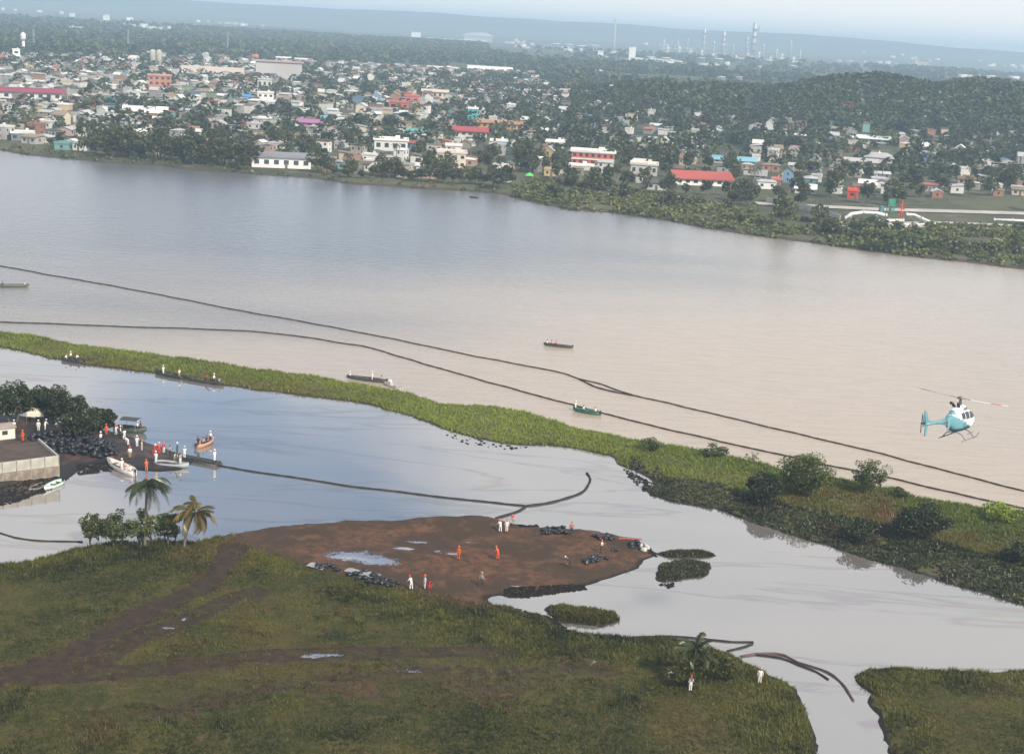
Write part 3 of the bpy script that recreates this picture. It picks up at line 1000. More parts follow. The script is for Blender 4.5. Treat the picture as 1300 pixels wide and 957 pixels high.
# hyacinth fringe on the lagoon side downstream, reeds elsewhere
lo_x = [a for a, b in lo_sorted]; lo_y = [b for a, b in lo_sorted]; up_x = [a for a, b in MARSH_UP]; up_y = [b for a, b in MARSH_UP]
ly = np.interp(px, lo_x, lo_y); uy = np.interp(px, up_x, up_y)
tt = (py - uy) / np.maximum(ly - uy, 1)          # 0 river side, 1 lagoon side
fringe = (px > 800) & (tt + 0.12 * vnoise(P[:, 0], P[:, 1], 6, 71, 3) > 0.52)
R = P[~fringe]; zr = zz[~fringe]; pr = px[~fringe]; tr = tt[~fringe]
k = far_keep(R, g, 200, 0.85); R, zr, pr, tr = R[k], zr[k], pr[k], tr[k]
green = np.interp(pr, [0, 250, 420, 560, 700, 800, 900, 1050, 1300], [0.55, 0.5, 0.65, 0.85, 0.8, 0.65, 0.5, 0.25, 0.1])
tone = green + 0.35 * vnoise(R[:, 0], R[:, 1], 6, 72, 3)
red = np.clip(np.interp(pr, [0, 120, 250, 400, 500, 700, 900, 1050, 1300], [0.15, 0.4, 0.35, 0.45, 0.15, 0.08, 0.3, 0.65, 0.85]) * 1.3 * (vnoise(R[:, 0], R[:, 1], 8, 73, 3) + np.clip(tr - 0.35, -0.3, 0.5) + 0.1), 0, 0.85)
h = 0.45 + 0.35 * (vnoise(R[:, 0], R[:, 1], 5, 74, 2) + 0.8) * np.interp(pr, [0, 700, 900, 1300], [1.0, 0.8, 1.0, 1.3])
V, F, T = blades(R, zr, h * 0.68, 0.075, 6, g, 1.3, tone, red)
tag(obj("reeds", mesh_np("reeds", V, F, reed_m, False, T)), "bright green and rust-brown reeds along the narrow marsh strip", "reeds", kind="stuff")
H = P[fringe]; zh = zz[fringe]
k = far_keep(H, g, 170, 0.85) & (vnoise(H[:, 0], H[:, 1], 3.2, 75, 3) > -0.62); H, zh = H[k], zh[k]
tone = 0.45 + 0.7 * vnoise(H[:, 0], H[:, 1], 4, 76, 3); red = 0.7 * sstep(0.15, 0.6, vnoise(H[:, 0], H[:, 1], 7, 77, 3))
V, F, T = blades(H, zh, 0.30 + 0.2 * (vnoise(H[:, 0], H[:, 1], 3, 78, 2) + 0.6), 0.14, 5, g, 1.6, tone, red)
tag(obj("water_hyacinth", mesh_np("water_hyacinth", V, F, hya_m, False, T)), "dark green water hyacinth mat fringing the marsh by the lagoon", "hyacinth", kind="stuff")
# tufts on the islets
VV = []; FF = []; TT = []; b = 0
for i in range(3):
    Q = scatter(islet_polys[i], 2600 if i < 2 else 1500, g, lambda P: z_islet(i)(P) > 0.05)
    V, F, T = blades(Q, z_islet(i)(Q), np.full(len(Q), 0.5 if i == 0 else 0.3), 0.09, 5, g, 0.9, 0.4 + 0.4 * vnoise(Q[:, 0], Q[:, 1], 3, 80 + i, 2), np.full(len(Q), 0.12))
    tag(obj("islet_grass", mesh_np("islet_grass", V, F, grass_m if i == 0 else hya_m, False, T)), ["green grass on the islet nearest the meadow", "dark weeds on the oval islet off the tip of the mud spit", "thin strip of dark weeds just off the tip of the mud spit"][i], "grass", kind="stuff")

# ------------------------------------------------------------------ near trees and shrubs


def size_px(p, px_len):
    return px_len / FPX * (p - CAM).dot(FWD)


def tree_px(px, base, top, wpx, name, label, mat, n=5000, nclump=34, leaf=0.16, z0=0.12, seed=1, dense=1.0, stems=1, limbs=8, cat="tree", group=None, gz=None):
    p = on_land(px, base) if gz is None else at(px, base, gz)
    h = size_px(p, base - top) / 0.95; w = size_px(p, wpx)
    ms = tree_meshes(name, h, w * 1.02, n, nclump, leaf, seed, mat, z0, dense, max(0.08, h * 0.025), limbs, stems)
    return place_tree(name, ms, p, 0, (1, 1, 1), label, group, cat)


tree_px(1020, 628, 574, 80, "shade_tree", "large round dark green tree on the marsh beside the second boom", leaf_m, 8000, 46, 0.17, 0.06, 3, limbs=12)
tree_px(967, 638, 599, 56, "shade_tree", "low dark rounded tree left of the large round marsh tree", dark_leaf_m, 5000, 32, 0.16, 0.04, 4)
tree_px(1103, 626, 577, 60, "shade_tree", "airy pale green tree with gaps standing at the marsh edge", leaf_m, 3200, 44, 0.14, 0.10, 5, 0.72, 3, 14)
tree_px(1166, 684, 636, 76, "shade_tree", "dense very dark tree in the reeds right of the airy tree", dark_leaf_m, 6500, 40, 0.17, 0.03, 6)
tree_px(1146, 632, 616, 26, "marsh_shrub", "small green shrub beside the airy marsh tree", leaf_m, 1200, 16, 0.13, 0.02, 7, cat="shrub")
tree_px(1092, 686, 656, 58, "marsh_shrub", "low dark shrub in the reeds left of the dense dark tree", dark_leaf_m, 3000, 26, 0.16, 0.02, 8, cat="shrub")
tree_px(1272, 662, 636, 60, "marsh_shrub", "brownish spreading shrub at the right edge of the marsh", reed_m, 2200, 30, 0.15, 0.02, 9, 0.8, cat="shrub")
tree_px(1288, 712, 684, 50, "marsh_shrub", "dark shrub low at the right edge of the marsh", dark_leaf_m, 2600, 24, 0.16, 0.02, 10, cat="shrub")
tree_px(955, 588, 572, 26, "marsh_shrub", "thin twiggy shrub at the river edge left of the trees", reed_m, 350, 14, 0.1, 0.1, 11, 0.7, cat="shrub")
tree_px(905, 580, 564, 40, "marsh_shrub", "low green shrub on the river side of the marsh", leaf_m, 1600, 18, 0.14, 0.02, 12, cat="shrub")
tree_px(826, 572, 556, 34, "marsh_shrub", "small green shrub where the marsh strip widens", leaf_m, 1300, 16, 0.14, 0.02, 13, cat="shrub")

MG = [(-30, 545, 480, 80), (14, 536, 483, 62), (40, 532, 487, 52), (72, 538, 491, 56), (98, 530, 503, 34), (128, 548, 517, 46), (103, 556, 522, 58), (58, 520, 492, 30)]
ML = ["tall dark mangrove at the left edge of the landing", "tall dark mangrove above the white cabin", "dark mangrove second from the left in the grove",
      "broad dark mangrove in the middle of the grove", "small mangrove crown reaching over the water", "low mangrove at the right end of the grove by the moored launch",
      "wide low mangrove overhanging the heap of black bags", "slim mangrove at the back of the grove"]
for i, (a, b_, c, d) in enumerate(MG):
    tree_px(a, b_, c, d, "mangrove_tree", ML[i], dark_leaf_m, 5200, 34, 0.2, 0.1, 30 + i, 1.1, 3, 7, group="mangroves on the landing")
SH = [(117, 691, 647, 42), (146, 692, 644, 50), (181, 691, 645, 50), (214, 689, 645, 46)]
SL = ["leftmost of the four shrubby trees on the near lagoon shore", "second shrubby tree from the left on the near lagoon shore",
      "third shrubby tree on the near shore, under the dark palm", "rightmost shrubby tree on the near shore, beside the yellowing palm"]
for i, (a, b_, c, d) in enumerate(SH):
    tree_px(a, b_, c, d, "shore_tree", SL[i], leaf_m, 2600, 34, 0.16, 0.03, 50 + i, 0.72, 3, 8, group="shrubby trees on the near lagoon shore")

p = on_land(184, 694); h = size_px(p, 694 - 612)
make_palm(p, h, (0.3, 0.2), 22, size_px(p, 36), "tall dark palm with drooping fronds behind the shore trees", droop=(0.8, 1.7), seed=3, width=0.85, mat=dark_palm_m)
p = on_land(234, 694); h = size_px(p, 694 - 648)
make_palm(p, h, (1.3, 0.2), 26, size_px(p, 36), "short leaning palm with yellowing fronds on the near shore", droop=(0.6, 1.3), red=0.55, seed=5, dead=5, width=0.8)
p = on_land(876, 868); h = size_px(p, 868 - 822)
make_palm(p, h, (0.25, 0.1), 16, size_px(p, 34), "young palm with upright fronds at the lower meadow edge", droop=(0.4, 1.3), seed=8, width=0.75, mat=dark_palm_m)
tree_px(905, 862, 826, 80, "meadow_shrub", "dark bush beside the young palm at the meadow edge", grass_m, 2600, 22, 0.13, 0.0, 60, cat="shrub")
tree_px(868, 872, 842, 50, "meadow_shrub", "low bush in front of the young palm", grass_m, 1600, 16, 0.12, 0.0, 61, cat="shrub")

# ------------------------------------------------------------------ the town on the far bank
g = np.random.default_rng(5)
s0 = at(100, 204); s1 = at(640, 248)
STREET = math.atan2(s1.y - s0.y, s1.x - s0.x)

# shared house meshes, unit sized
_wall = MB().box((0, 0, 0.5), (1, 1, 1)).mesh("house_wall", wall_m)
mb = MB(); mb.box((0, 0, 0.5), (1, 1, 1)); mb.add([(-0.5, -0.5, 1), (-0.5, 0.5, 1), (-0.5, 0, 1.3), (0.5, -0.5, 1), (0.5, 0.5, 1), (0.5, 0, 1.3)], [(0, 1, 2), (3, 5, 4)])
_gwall = mb.mesh("house_gable_wall", wall_m)
mb = MB()
for s in (-1, 1):
    mb.add([(-0.55, s * 0.58, -0.048), (0.55, s * 0.58, -0.048), (0.55, 0, 0.3), (-0.55, 0, 0.3), (-0.55, s * 0.58, 0.0), (0.55, s * 0.58, 0.0), (0.55, 0, 0.348), (-0.55, 0, 0.348)],
           [(0, 1, 2, 3), (4, 5, 6, 7), (0, 1, 5, 4), (1, 2, 6, 5), (3, 0, 4, 7)])
_groof = mb.mesh("gable_roof", roof_m)
mb = MB(); mb.add([(-0.56, -0.56, 0), (0.56, -0.56, 0), (0.56, 0.56, 0), (-0.56, 0.56, 0), (-0.28, 0, 0.34), (0.28, 0, 0.34), (-0.56, -0.56, 0.04), (0.56, -0.56, 0.04), (0.56, 0.56, 0.04), (-0.56, 0.56, 0.04)],
                  [(3, 2, 1, 0), (0, 1, 7, 6), (1, 2, 8, 7), (2, 3, 9, 8), (3, 0, 6, 9), (6, 7, 5, 4), (7, 8, 5), (8, 9, 4, 5), (9, 6, 4)])
_hroof = mb.mesh("hip_roof", roof_m)
mb = MB(); mb.box((0, 0, 0.03), (1.08, 1.08, 0.06))
for s in (-1, 1):
    mb.box((0, s * 0.52, 0.1), (1.08, 0.04, 0.09)); mb.box((s * 0.52, 0, 0.1), (0.04, 1.0, 0.09))
mb.box((0.2, 0.15, 0.2), (0.14, 0.14, 0.28))
_froof = mb.mesh("flat_roof", roof_m)
mb = MB(); mb.add([(-0.56, -0.6, -0.02), (0.56, -0.6, -0.02), (0.56, 0.58, 0.2), (-0.56, 0.58, 0.2), (-0.56, -0.6, 0.03), (0.56, -0.6, 0.03), (0.56, 0.58, 0.25), (-0.56, 0.58, 0.25)],
                  [(3, 2, 1, 0), (4, 5, 6, 7), (0, 1, 5, 4), (1, 2, 6, 5), (2, 3, 7, 6), (3, 0, 4, 7)])
_mroof = mb.mesh("lean_roof", roof_m)
mb = MB(); mb.box((0, 0, 0), (1, 0.06, 1)); _pane = mb.mesh("window_pane", glass_m)
mb = MB()
for s in (-1, 1):
    mb.box((0, 0, s * 0.53), (1.12, 0.1, 0.06)); mb.box((s * 0.53, 0, 0), (0.06, 0.1, 1.0))
_frame = mb.mesh("window_frame", white_m)
mb = MB(); mb.box((0, 0, 0.5), (1, 0.08, 1)); mb.box((0.34, -0.06, 0.48), (0.08, 0.06, 0.08)); _door = mb.mesh("house_door", wood_m)

WALLC = [("white", (0.74, 0.73, 0.70), 34), ("cream", (0.64, 0.57, 0.46), 14), ("pale grey", (0.46, 0.45, 0.43), 16), ("pink", (0.58, 0.40, 0.35), 7),
         ("terracotta", (0.42, 0.21, 0.14), 5), ("turquoise", (0.18, 0.36, 0.35), 4), ("blue", (0.20, 0.32, 0.46), 3), ("yellow", (0.60, 0.47, 0.25), 3),
         ("green", (0.28, 0.40, 0.24), 2), ("bare concrete", (0.28, 0.26, 0.24), 12)]
ROOFC = [("zinc sheet", (0.54, 0.55, 0.56), 32), ("rusty sheet", (0.22, 0.14, 0.09), 20), ("white", (0.78, 0.78, 0.76), 26), ("dark grey", (0.12, 0.12, 0.12), 10),
         ("red", (0.38, 0.13, 0.09), 5), ("turquoise", (0.16, 0.32, 0.32), 2), ("tan", (0.34, 0.27, 0.20), 10)]
_wp = np.array([c[2] for c in WALLC], float); _wp /= _wp.sum()
_rp = np.array([c[2] for c in ROOFC], float); _rp /= _rp.sum()
ROOFS = [("gable", _groof), ("hip", _hroof), ("flat", _froof), ("lean-to", _mroof)]
TAKEN = []          # (x, y, r) of what already stands


def window(parent, x, y, z, w, h, rz=0.0, frame=False):
    o = obj("window", _pane, parent, loc=(x, y, z), rot=(0, 0, rz), scale=(w, 1, h))
    if frame: obj("frame", _frame, o)
    return o


def building(px, base, wpx, hpx, depth, name, label, cat, wall, roof, kind="flat", cols=0, rows=1, rot=None, roof_h=None, door=True, band=None, frame=False, facing=0.0, group=None):
    """a landmark standing at a pixel of the far ground, sized from the photograph"""
    p = on_far(px, base)
    sc = size_px(p, 1.0); w = wpx * sc; h = hpx * sc
    e = empty(name, p, 0, label, cat, group)
    rz = (-math.atan2(p.x, p.y) + facing) if rot is None else rot
    e.rotation_euler = (0, 0, rz)
    TAKEN.append((p.x, p.y, max(w, depth) * 0.55))
    rh = roof_h if roof_h is not None else (0.25 * depth if kind in ("gable", "hip") else 0)
    hw = max(h - rh * (0.9 if kind == "gable" else 1.0), 1.5)
    fl = {"gable": _groof, "hip": _hroof, "flat": _froof, "lean": _mroof}[kind]
    obj("wall", _gwall if kind == "gable" else _wall, e, loc=(0, depth / 2, -1.0), scale=(w, depth, (hw + 1.0)), color=wall) if kind != "gable" else None
    if kind == "gable":
        m = MB(); m.box((0, depth / 2, hw / 2 - 0.5), (w, depth, hw + 1.0))
        m.add([(-w / 2, 0, hw), (-w / 2, depth, hw), (-w / 2, depth / 2, hw + rh), (w / 2, 0, hw), (w / 2, depth, hw), (w / 2, depth / 2, hw + rh)], [(0, 1, 2), (3, 5, 4)])
        m.build("wall", wall_m, e, color=wall)
        obj("roof", fl, e, loc=(0, depth / 2, hw), scale=(w, depth, rh / 0.3), color=roof)
    elif kind == "hip":
        obj("roof", fl, e, loc=(0, depth / 2, hw), scale=(w, depth, rh / 0.34), color=roof)
    else:
        obj("roof", fl, e, loc=(0, depth / 2, hw), scale=(w, depth, 6.0 if kind == "flat" else max(rh, 1.2) / 0.2), color=roof)
    if cols:
        fh = hw / rows
        for r in range(rows):
            for c in range(cols):
                x = -w / 2 + (c + 0.5) * w / cols
                window(e, x, -0.04, fh * r + fh * 0.55, w / cols * 0.5, fh * 0.42, frame=frame)
        for c in range(2):
            for s in (-1, 1):
                window(e, s * (w / 2 + 0.04), depth * (0.3 + 0.4 * c), fh * 0.55, depth * 0.16, fh * 0.42, rz=math.pi / 2)
    if door:
        obj("door", _door, e, loc=(w * 0.5 / max(cols, 2), -0.05, 0), scale=(1.1, 1, min(2.1, hw * 0.8)))
    if band:
        for r in range(rows + 1):
            MB().box((0, -0.15, hw * r / rows), (w + 0.3, 0.4, max(0.5, hw * 0.1))).build("floor_band", white_m, e)
    return e


B = building
W_, GR, CR = (0.77, 0.76, 0.73), (0.45, 0.45, 0.46), (0.7, 0.6, 0.45)
B(357, 222, 74, 17, 9, "riverside_house", "long low white building with square windows at the water's edge", "building", W_, (0.25, 0.25, 0.27), "lean", 6, 1, frame=True, roof_h=1.2)
B(354, 101, 58, 21, 30, "grey_hall", "large plain grey hall rising above the left of the town", "hall", (0.47, 0.45, 0.45), (0.42, 0.3, 0.29), "flat", 0, door=False)
B(336, 112, 18, 10, 12, "annex", "small pale annex in front of the large grey hall", "building", (0.6, 0.59, 0.57), GR, "flat", 3, 1)
B(30, 127, 92, 13, 14, "market_building", "very long building with crimson roof at the left edge", "market", (0.62, 0.6, 0.58), (0.30, 0.035, 0.06), "lean", 9, 1, roof_h=1.6)
B(203, 116, 28, 19, 14, "brick_apartment_block", "orange and brown four-storey block in the left of town", "building", (0.42, 0.19, 0.13), (0.52, 0.28, 0.19), "flat", 4, 3)
B(270, 96, 72, 9, 18, "warehouse", "long tan-roofed warehouse left of the large grey hall", "warehouse", (0.55, 0.25, 0.08), (0.5, 0.42, 0.36), "gable", 6, 1)
B(120, 157, 22, 15, 10, "gabled_chapel", "plain white gabled building with grey wall amid the left trees", "building", (0.6, 0.59, 0.55), (0.5, 0.5, 0.5), "gable", 0, facing=1.2)
B(177, 146, 38, 8, 10, "white_shed", "long bright white flat-roofed shed in the left of town", "shed", W_, (0.8, 0.8, 0.78), "lean", 5, 1, roof_h=2.5)
B(206, 147, 14, 8, 9, "white_shed", "short white shed right of the long white one", "shed", W_, (0.8, 0.8, 0.78), "lean", 2, 1, roof_h=2.5)
B(337, 132, 20, 13, 10, "town_house", "bright white cubic house beside the blue house", "house", W_, W_, "flat", 3, 2)
B(315, 132, 14, 9, 9, "town_house", "bright blue house left of the white cubic house", "house", (0.07, 0.35, 0.7), (0.07, 0.35, 0.65), "flat", 2, 1)
B(393, 164, 30, 8, 9, "town_house", "purple-pink low house near the middle left of town", "house", (0.4, 0.12, 0.35), (0.4, 0.16, 0.3), "lean", 3, 1)
B(412, 158, 10, 8, 8, "town_house", "small pale blue house right of the purple one", "house", (0.2, 0.45, 0.65), (0.2, 0.5, 0.7), "flat", 1, 1)
B(29, 179, 28, 9, 10, "riverside_house", "low house with pale flat roof near the left shore", "house", (0.16, 0.18, 0.2), (0.7, 0.7, 0.7), "flat", 3, 1)
B(506, 140, 24, 9, 12, "red_hall", "pinkish red low hall in the middle of town", "hall", (0.55, 0.13, 0.12), (0.5, 0.14, 0.13), "flat", 3, 1)
B(523, 133, 18, 10, 12, "red_hall", "second red hall just behind and right of the first", "hall", (0.58, 0.16, 0.13), (0.5, 0.12, 0.1), "flat", 2, 1)
B(552, 125, 32, 8, 12, "orange_hall", "long pale orange hall in the middle of town", "hall", (0.72, 0.5, 0.34), (0.7, 0.55, 0.45), "lean", 5, 1)
B(600, 154, 13, 15, 9, "turquoise_tower_house", "narrow turquoise two-storey house with white roof", "house", (0.05, 0.42, 0.42), W_, "flat", 2, 2)
B(634, 164, 60, 7, 10, "row_of_shops", "long brown-orange roofed row in the middle of town", "shops", (0.5, 0.28, 0.12), (0.45, 0.24, 0.12), "lean", 8, 1)
B(597, 174, 42, 10, 12, "red_roof_hall", "hall with bright crimson roof in the middle of town", "hall", (0.6, 0.55, 0.5), (0.42, 0.05, 0.05), "lean", 5, 1, roof_h=1.4)
B(633, 189, 22, 9, 9, "town_house", "sky blue house below the crimson-roofed hall", "house", (0.05, 0.4, 0.62), (0.75, 0.75, 0.73), "flat", 3, 1)
B(530, 175, 28, 8, 10, "town_house", "long turquoise house left of the crimson-roofed hall", "house", (0.08, 0.38, 0.4), (0.15, 0.42, 0.42), "flat", 3, 1)
B(496, 192, 42, 13, 14, "white_warehouse", "white warehouse with bright flat roof near the shore", "warehouse", (0.66, 0.66, 0.64), (0.82, 0.82, 0.8), "flat", 4, 1)
B(573, 214, 36, 19, 12, "cream_villa", "cream two-storey villa near the shore left of centre", "villa", (0.68, 0.58, 0.48), (0.62, 0.55, 0.5), "flat", 4, 2, frame=True)
B(752, 211, 54, 17, 14, "school_building", "red two-storey school with white floor bands", "school", (0.52, 0.14, 0.1), (0.8, 0.8, 0.78), "flat", 7, 2, band=True)
B(735, 216, 36, 5, 6, "white_canopy", "low white roofed canopy in front of the red school", "canopy", (0.6, 0.6, 0.58), (0.85, 0.85, 0.85), "flat", 0, door=False)
B(705, 188, 25, 7, 10, "white_roof_house", "house with big white flat roof behind the school", "house", (0.55, 0.55, 0.5), (0.84, 0.84, 0.82), "flat", 3, 1)
B(817, 223, 34, 13, 12, "grey_villa", "pale grey house with cream roof right of the school", "house", (0.45, 0.46, 0.47), (0.7, 0.66, 0.6), "flat", 4, 1, frame=True)
B(893, 236, 72, 15, 14, "red_roof_church_hall", "long white hall with red gable roof and white end", "hall", (0.8, 0.79, 0.76), (0.42, 0.09, 0.065), "gable", 7, 1, facing=0.25, roof_h=2.4)
B(932, 208, 52, 7, 9, "blue_roof_shed", "long shed with pale sky blue roof on the right", "shed", (0.5, 0.5, 0.5), (0.2, 0.47, 0.57), "lean", 6, 1, roof_h=1.2)
B(1082, 252, 13, 9, 8, "red_kiosk", "small bright red cube behind the pipeline station", "kiosk", (0.7, 0.06, 0.03), (0.7, 0.1, 0.05), "flat", 1, 1)
B(1101, 239, 22, 5, 8, "white_roof_house", "low house with bright white roof behind the red kiosk", "house", (0.6, 0.6, 0.58), (0.84, 0.84, 0.84), "lean", 2, 1)
B(1110, 149, 44, 5, 12, "long_shed", "long thin white-roofed shed below the wooded ridge", "shed", (0.5, 0.55, 0.58), (0.75, 0.77, 0.78), "lean", 5, 1)
B(1022, 246, 26, 6, 8, "white_roof_house", "white-roofed house just left of the pipeline station", "house", (0.6, 0.58, 0.55), (0.78, 0.77, 0.74), "lean", 3, 1)
B(965, 227, 16, 8, 8, "grey_house", "small grey house right of the red-roofed hall", "house", (0.33, 0.33, 0.34), (0.3, 0.3, 0.3), "gable", 2, 1)
B(985, 235, 12, 6, 8, "red_house", "small red house left of the tall shore trees", "house", (0.5, 0.16, 0.13), (0.5, 0.2, 0.16), "flat", 2, 1)
B(1095, 212, 44, 6, 8, "row_house", "row of pale low houses below the domed church", "row house", (0.6, 0.58, 0.56), (0.5, 0.48, 0.46), "lean", 6, 1)
# domed church
ch = B(1115, 207, 34, 12, 16, "domed_church", "white church with a small domed cupola on the right", "church", (0.62, 0.61, 0.6), (0.5, 0.5, 0.52), "hip", 4, 1, roof_h=2.5)
p = ch.location; k = size_px(p, 1.0)
MB().lathe([(3.0 * k, 0), (3.0 * k, 4 * k), (2.6 * k, 5.5 * k), (1.6 * k, 7 * k), (0.3 * k, 8 * k), (0.12 * k, 10 * k)], (0, 8, 12 * k - 3), 12).build("cupola", white_m, ch, True)
# green awning tent near the shore
p = on_far(672, 226); e = empty("market_tent", p, 0, "small bright green tent roof near the shore", "tent")
k = size_px(p, 1.0)
MB().add([(-5 * k, 0, 3 * k), (5 * k, 0, 3 * k), (5 * k, 4, 3 * k), (-5 * k, 4, 3 * k), (0, 2, 6.5 * k), (-5 * k, 0, 2.2 * k), (5 * k, 0, 2.2 * k), (5 * k, 4, 2.2 * k), (-5 * k, 4, 2.2 * k)],
         [(0, 1, 4), (1, 2, 4), (2, 3, 4), (3, 0, 4), (5, 6, 1, 0), (6, 7, 2, 1), (7, 8, 3, 2), (8, 5, 0, 3)]).build("tent_roof", wall_m, e, color=(0.1, 0.6, 0.12))
for sx in (-1, 1):
    for sy in (0.1, 3.9):
        MB().tube([(sx * 4.8 * k, sy, -0.3), (sx * 4.8 * k, sy, 3 * k)], 0.06, 6).build("pole", steel_m, e)
TAKEN.append((p.x, p.y, 6))

# water tower, silos, masts
p = on_far(30, 69); k = size_px(p, 1.0); e = empty("water_tower", p, 0, "slim white water tower at the far left of town", "water tower")
MB().lathe([(2.4 * k, -2), (1.8 * k, 2 * k), (1.7 * k, 16 * k)], (0, 0, 0), 14).build("shaft", white_m, e, True)
MB().lathe([(1.7 * k, 16 * k), (3.2 * k, 18 * k), (3.4 * k, 24 * k), (2.6 * k, 26 * k), (0.3 * k, 27 * k)], (0, 0, 0), 14).build("tank", white_m, e, True)
MB().lathe([(3.6 * k, 18.2 * k), (3.9 * k, 18.6 * k), (3.6 * k, 19 * k)], (0, 0, 0), 14).build("gallery", steel_m, e)
TAKEN.append((p.x, p.y, 8))
p = on_far(198, 85); k = size_px(p, 1.0); e = empty("twin_silos", p, 0, "pair of tall pale silos joined side by side", "silos")
for s in (-1, 1):
    MB().lathe([(3.6 * k, -2), (3.6 * k, 18 * k), (2.8 * k, 20.5 * k), (0.4 * k, 21.5 * k)], (s * 3.9 * k, 0, 0), 14).build("silo", conc_m, e, True)
MB().box((0, 0, 9 * k), (1.6 * k, 3 * k, 18 * k)).build("stair_tower", stain_m, e)
TAKEN.append((p.x, p.y, 12))


def mast(px, base, hpx, label, w=1.6):
    p = on_far(px, base); k = size_px(p, 1.0); h = hpx * k
    e = empty("radio_mast", p, 0, label, "mast")
    for i in range(3):
        a = i * 2.094
        MB().tube([(w * math.cos(a), w * math.sin(a), -1), (0.35 * w * math.cos(a), 0.35 * w * math.sin(a), h)], 0.16, 5).build("leg", steel_m, e)
    m = MB(); nb = 10
    for j in range(nb):
        z0, z1 = h * j / nb, h * (j + 1) / nb
        for i in range(3):
            a, b = i * 2.094, (i + 1) * 2.094
            r0, r1 = w * (1 - 0.65 * j / nb), w * (1 - 0.65 * (j + 1) / nb)
            m.tube([(r0 * math.cos(a), r0 * math.sin(a), z0), (r1 * math.cos(b), r1 * math.sin(b), z1)], 0.09, 4, caps=False)
    m.build("bracing", steel_m, e)
    MB().tube([(0, 0, h), (0, 0, h * 1.08)], 0.08, 5).build("aerial", steel_m, e)


mast(163, 70, 32, "tall lattice radio mast left of the twin silos")
mast(289, 66, 24, "lattice radio mast above the tan-roofed warehouse")
mast(43, 62, 24, "thin lattice mast just right of the white water tower")
mast(137, 30, 24, "distant lattice mast on the skyline at the far left", 2.5)

# short names of what one can find, for telling the rest apart
LM = [(357, 222, "the long white building at the water"), (354, 101, "the large grey hall"), (30, 120, "the long crimson-roofed building"), (203, 112, "the orange-brown block"),
      (265, 94, "the long tan-roofed warehouse"), (120, 155, "the plain white gabled building"), (177, 144, "the long white shed"), (337, 130, "the white cubic house"),
      (393, 162, "the purple-pink house"), (515, 137, "the red halls"), (552, 123, "the long pale orange hall"), (600, 150, "the narrow turquoise house"), (634, 162, "the brown-orange row"),
      (597, 172, "the crimson-roofed hall"), (633, 187, "the sky blue house"), (496, 190, "the white warehouse"), (573, 212, "the cream villa"), (752, 208, "the red school"),
      (817, 220, "the pale grey house"), (893, 232, "the red-roofed hall"), (932, 206, "the blue-roofed shed"), (1082, 250, "the red kiosk"), (1110, 147, "the long shed below the ridge"),
      (1115, 203, "the domed church"), (1101, 237, "the bright white roof"), (198, 80, "the twin silos"), (30, 66, "the white water tower"), (672, 225, "the green tent"), (29, 177, "the pale-roofed house at the left shore"),
      (1143, 268, "the red valve tree"), (60, 205, "the left end of the far shore"), (1290, 200, "the right edge of the picture"), (1220, 230, "the field road on the right"), (800, 150, "the foot of the wooded hill"), (460, 230, "the bend of the far shore")]


def by_landmark(px, py):
    d = [math.hypot(px - a, (py - b) * 2.2) for a, b, _ in LM]; i = int(np.argmin(d)); a, b, nm = LM[i]
    dx, dy = px - a, (py - b) * 2.2
    far = "just " if d[i] < 30 else ("" if d[i] < 70 else "well ")
    if abs(dx) > abs(dy): return far + ("right of " if dx > 0 else "left of ") + nm
    return far + ("in front of " if dy > 0 else "behind ") + nm


def trim(t):
    """at most sixteen words"""
    for w in ("just ", "well ", "on the shore ", "green ", "small ", "long ", "the far ", "sheet ", "wide ", "two-storey ", "lean-to ", "pale ", "bare ", "flat ", "roof "):
        if len(t.split()) <= 16: break
        t = t.replace(w, "", 1)
    return t


# ---- ordinary houses: laid out on the street grid, thinned by neighbourhood


def density(px, py, r, s):
    d = np.interp(px, [-100, 300, 460, 700, 820, 1000, 1400], [0.8, 0.78, 0.66, 0.5, 0.44, 0.44, 0.44])
    yb = np.interp(px, [0, 300, 460, 640, 700, 1000, 1400], [68, 72, 78, 84, 100, 128, 138])   # far edge of the built-up land
    d = d * sstep(-6, 14, py - yb)
    near = np.interp(px, [0, 300, 640, 690, 850, 980, 1050, 1400], [16, 10, 10, 75, 70, 80, 110, 130])
    near = np.where((px > 128) & (px < 322), 34, near)
    return np.where((s < near) | (r > 1900), 0, d)


ca, sa = math.cos(STREET), math.sin(STREET)
cand = []
for iu in range(-66, 150):
    for iv in range(-32, 112):
        if iv % 4 == 3 or iu % 9 == 8: continue          # streets
        u = iu * 10.5 + g.uniform(-1.6, 1.6); v = iv * 12.5 + g.uniform(-2.0, 2.0)
        cand.append((s0.x + u * ca - v * sa - 120, s0.y + u * sa + v * ca))
cand = np.array(cand)
zc = far_z(cand)
ok, cpx, cpy = in_view(cand, 25, 3.0)
sd = poly_sdf(cand, far_poly); rr = np.hypot(cand[:, 0], cand[:, 1])
keep = ok & (zc > 1.0) & (g.uniform(0, 1, len(cand)) < density(cpx, cpy, rr, sd)) & (np.interp(cpx, RID_X, RID_H) * np.exp(-((rr - 1250) / 190) ** 2) < 11 + g.uniform(0, 9, len(cand)))
tk = np.array(TAKEN)
keep &= (np.hypot(cand[:, None, 0] - tk[None, :, 0], cand[:, None, 1] - tk[None, :, 1]) > tk[None, :, 2] + 5).all(1)
keep &= ~((cpx > 940) & (cpy > 250))
H = cand[keep]; Hz = zc[keep]; Hr = rr[keep]; Hpx = cpx[keep]; Hpy = cpy[keep]
order = np.argsort(Hr); H, Hz, Hr, Hpx, Hpy = H[order], Hz[order], Hr[order], Hpx[order], Hpy[order]
print("houses", len(H))
N_SOLO = 296
SV = []; SF = []; ST = []; sb = 0
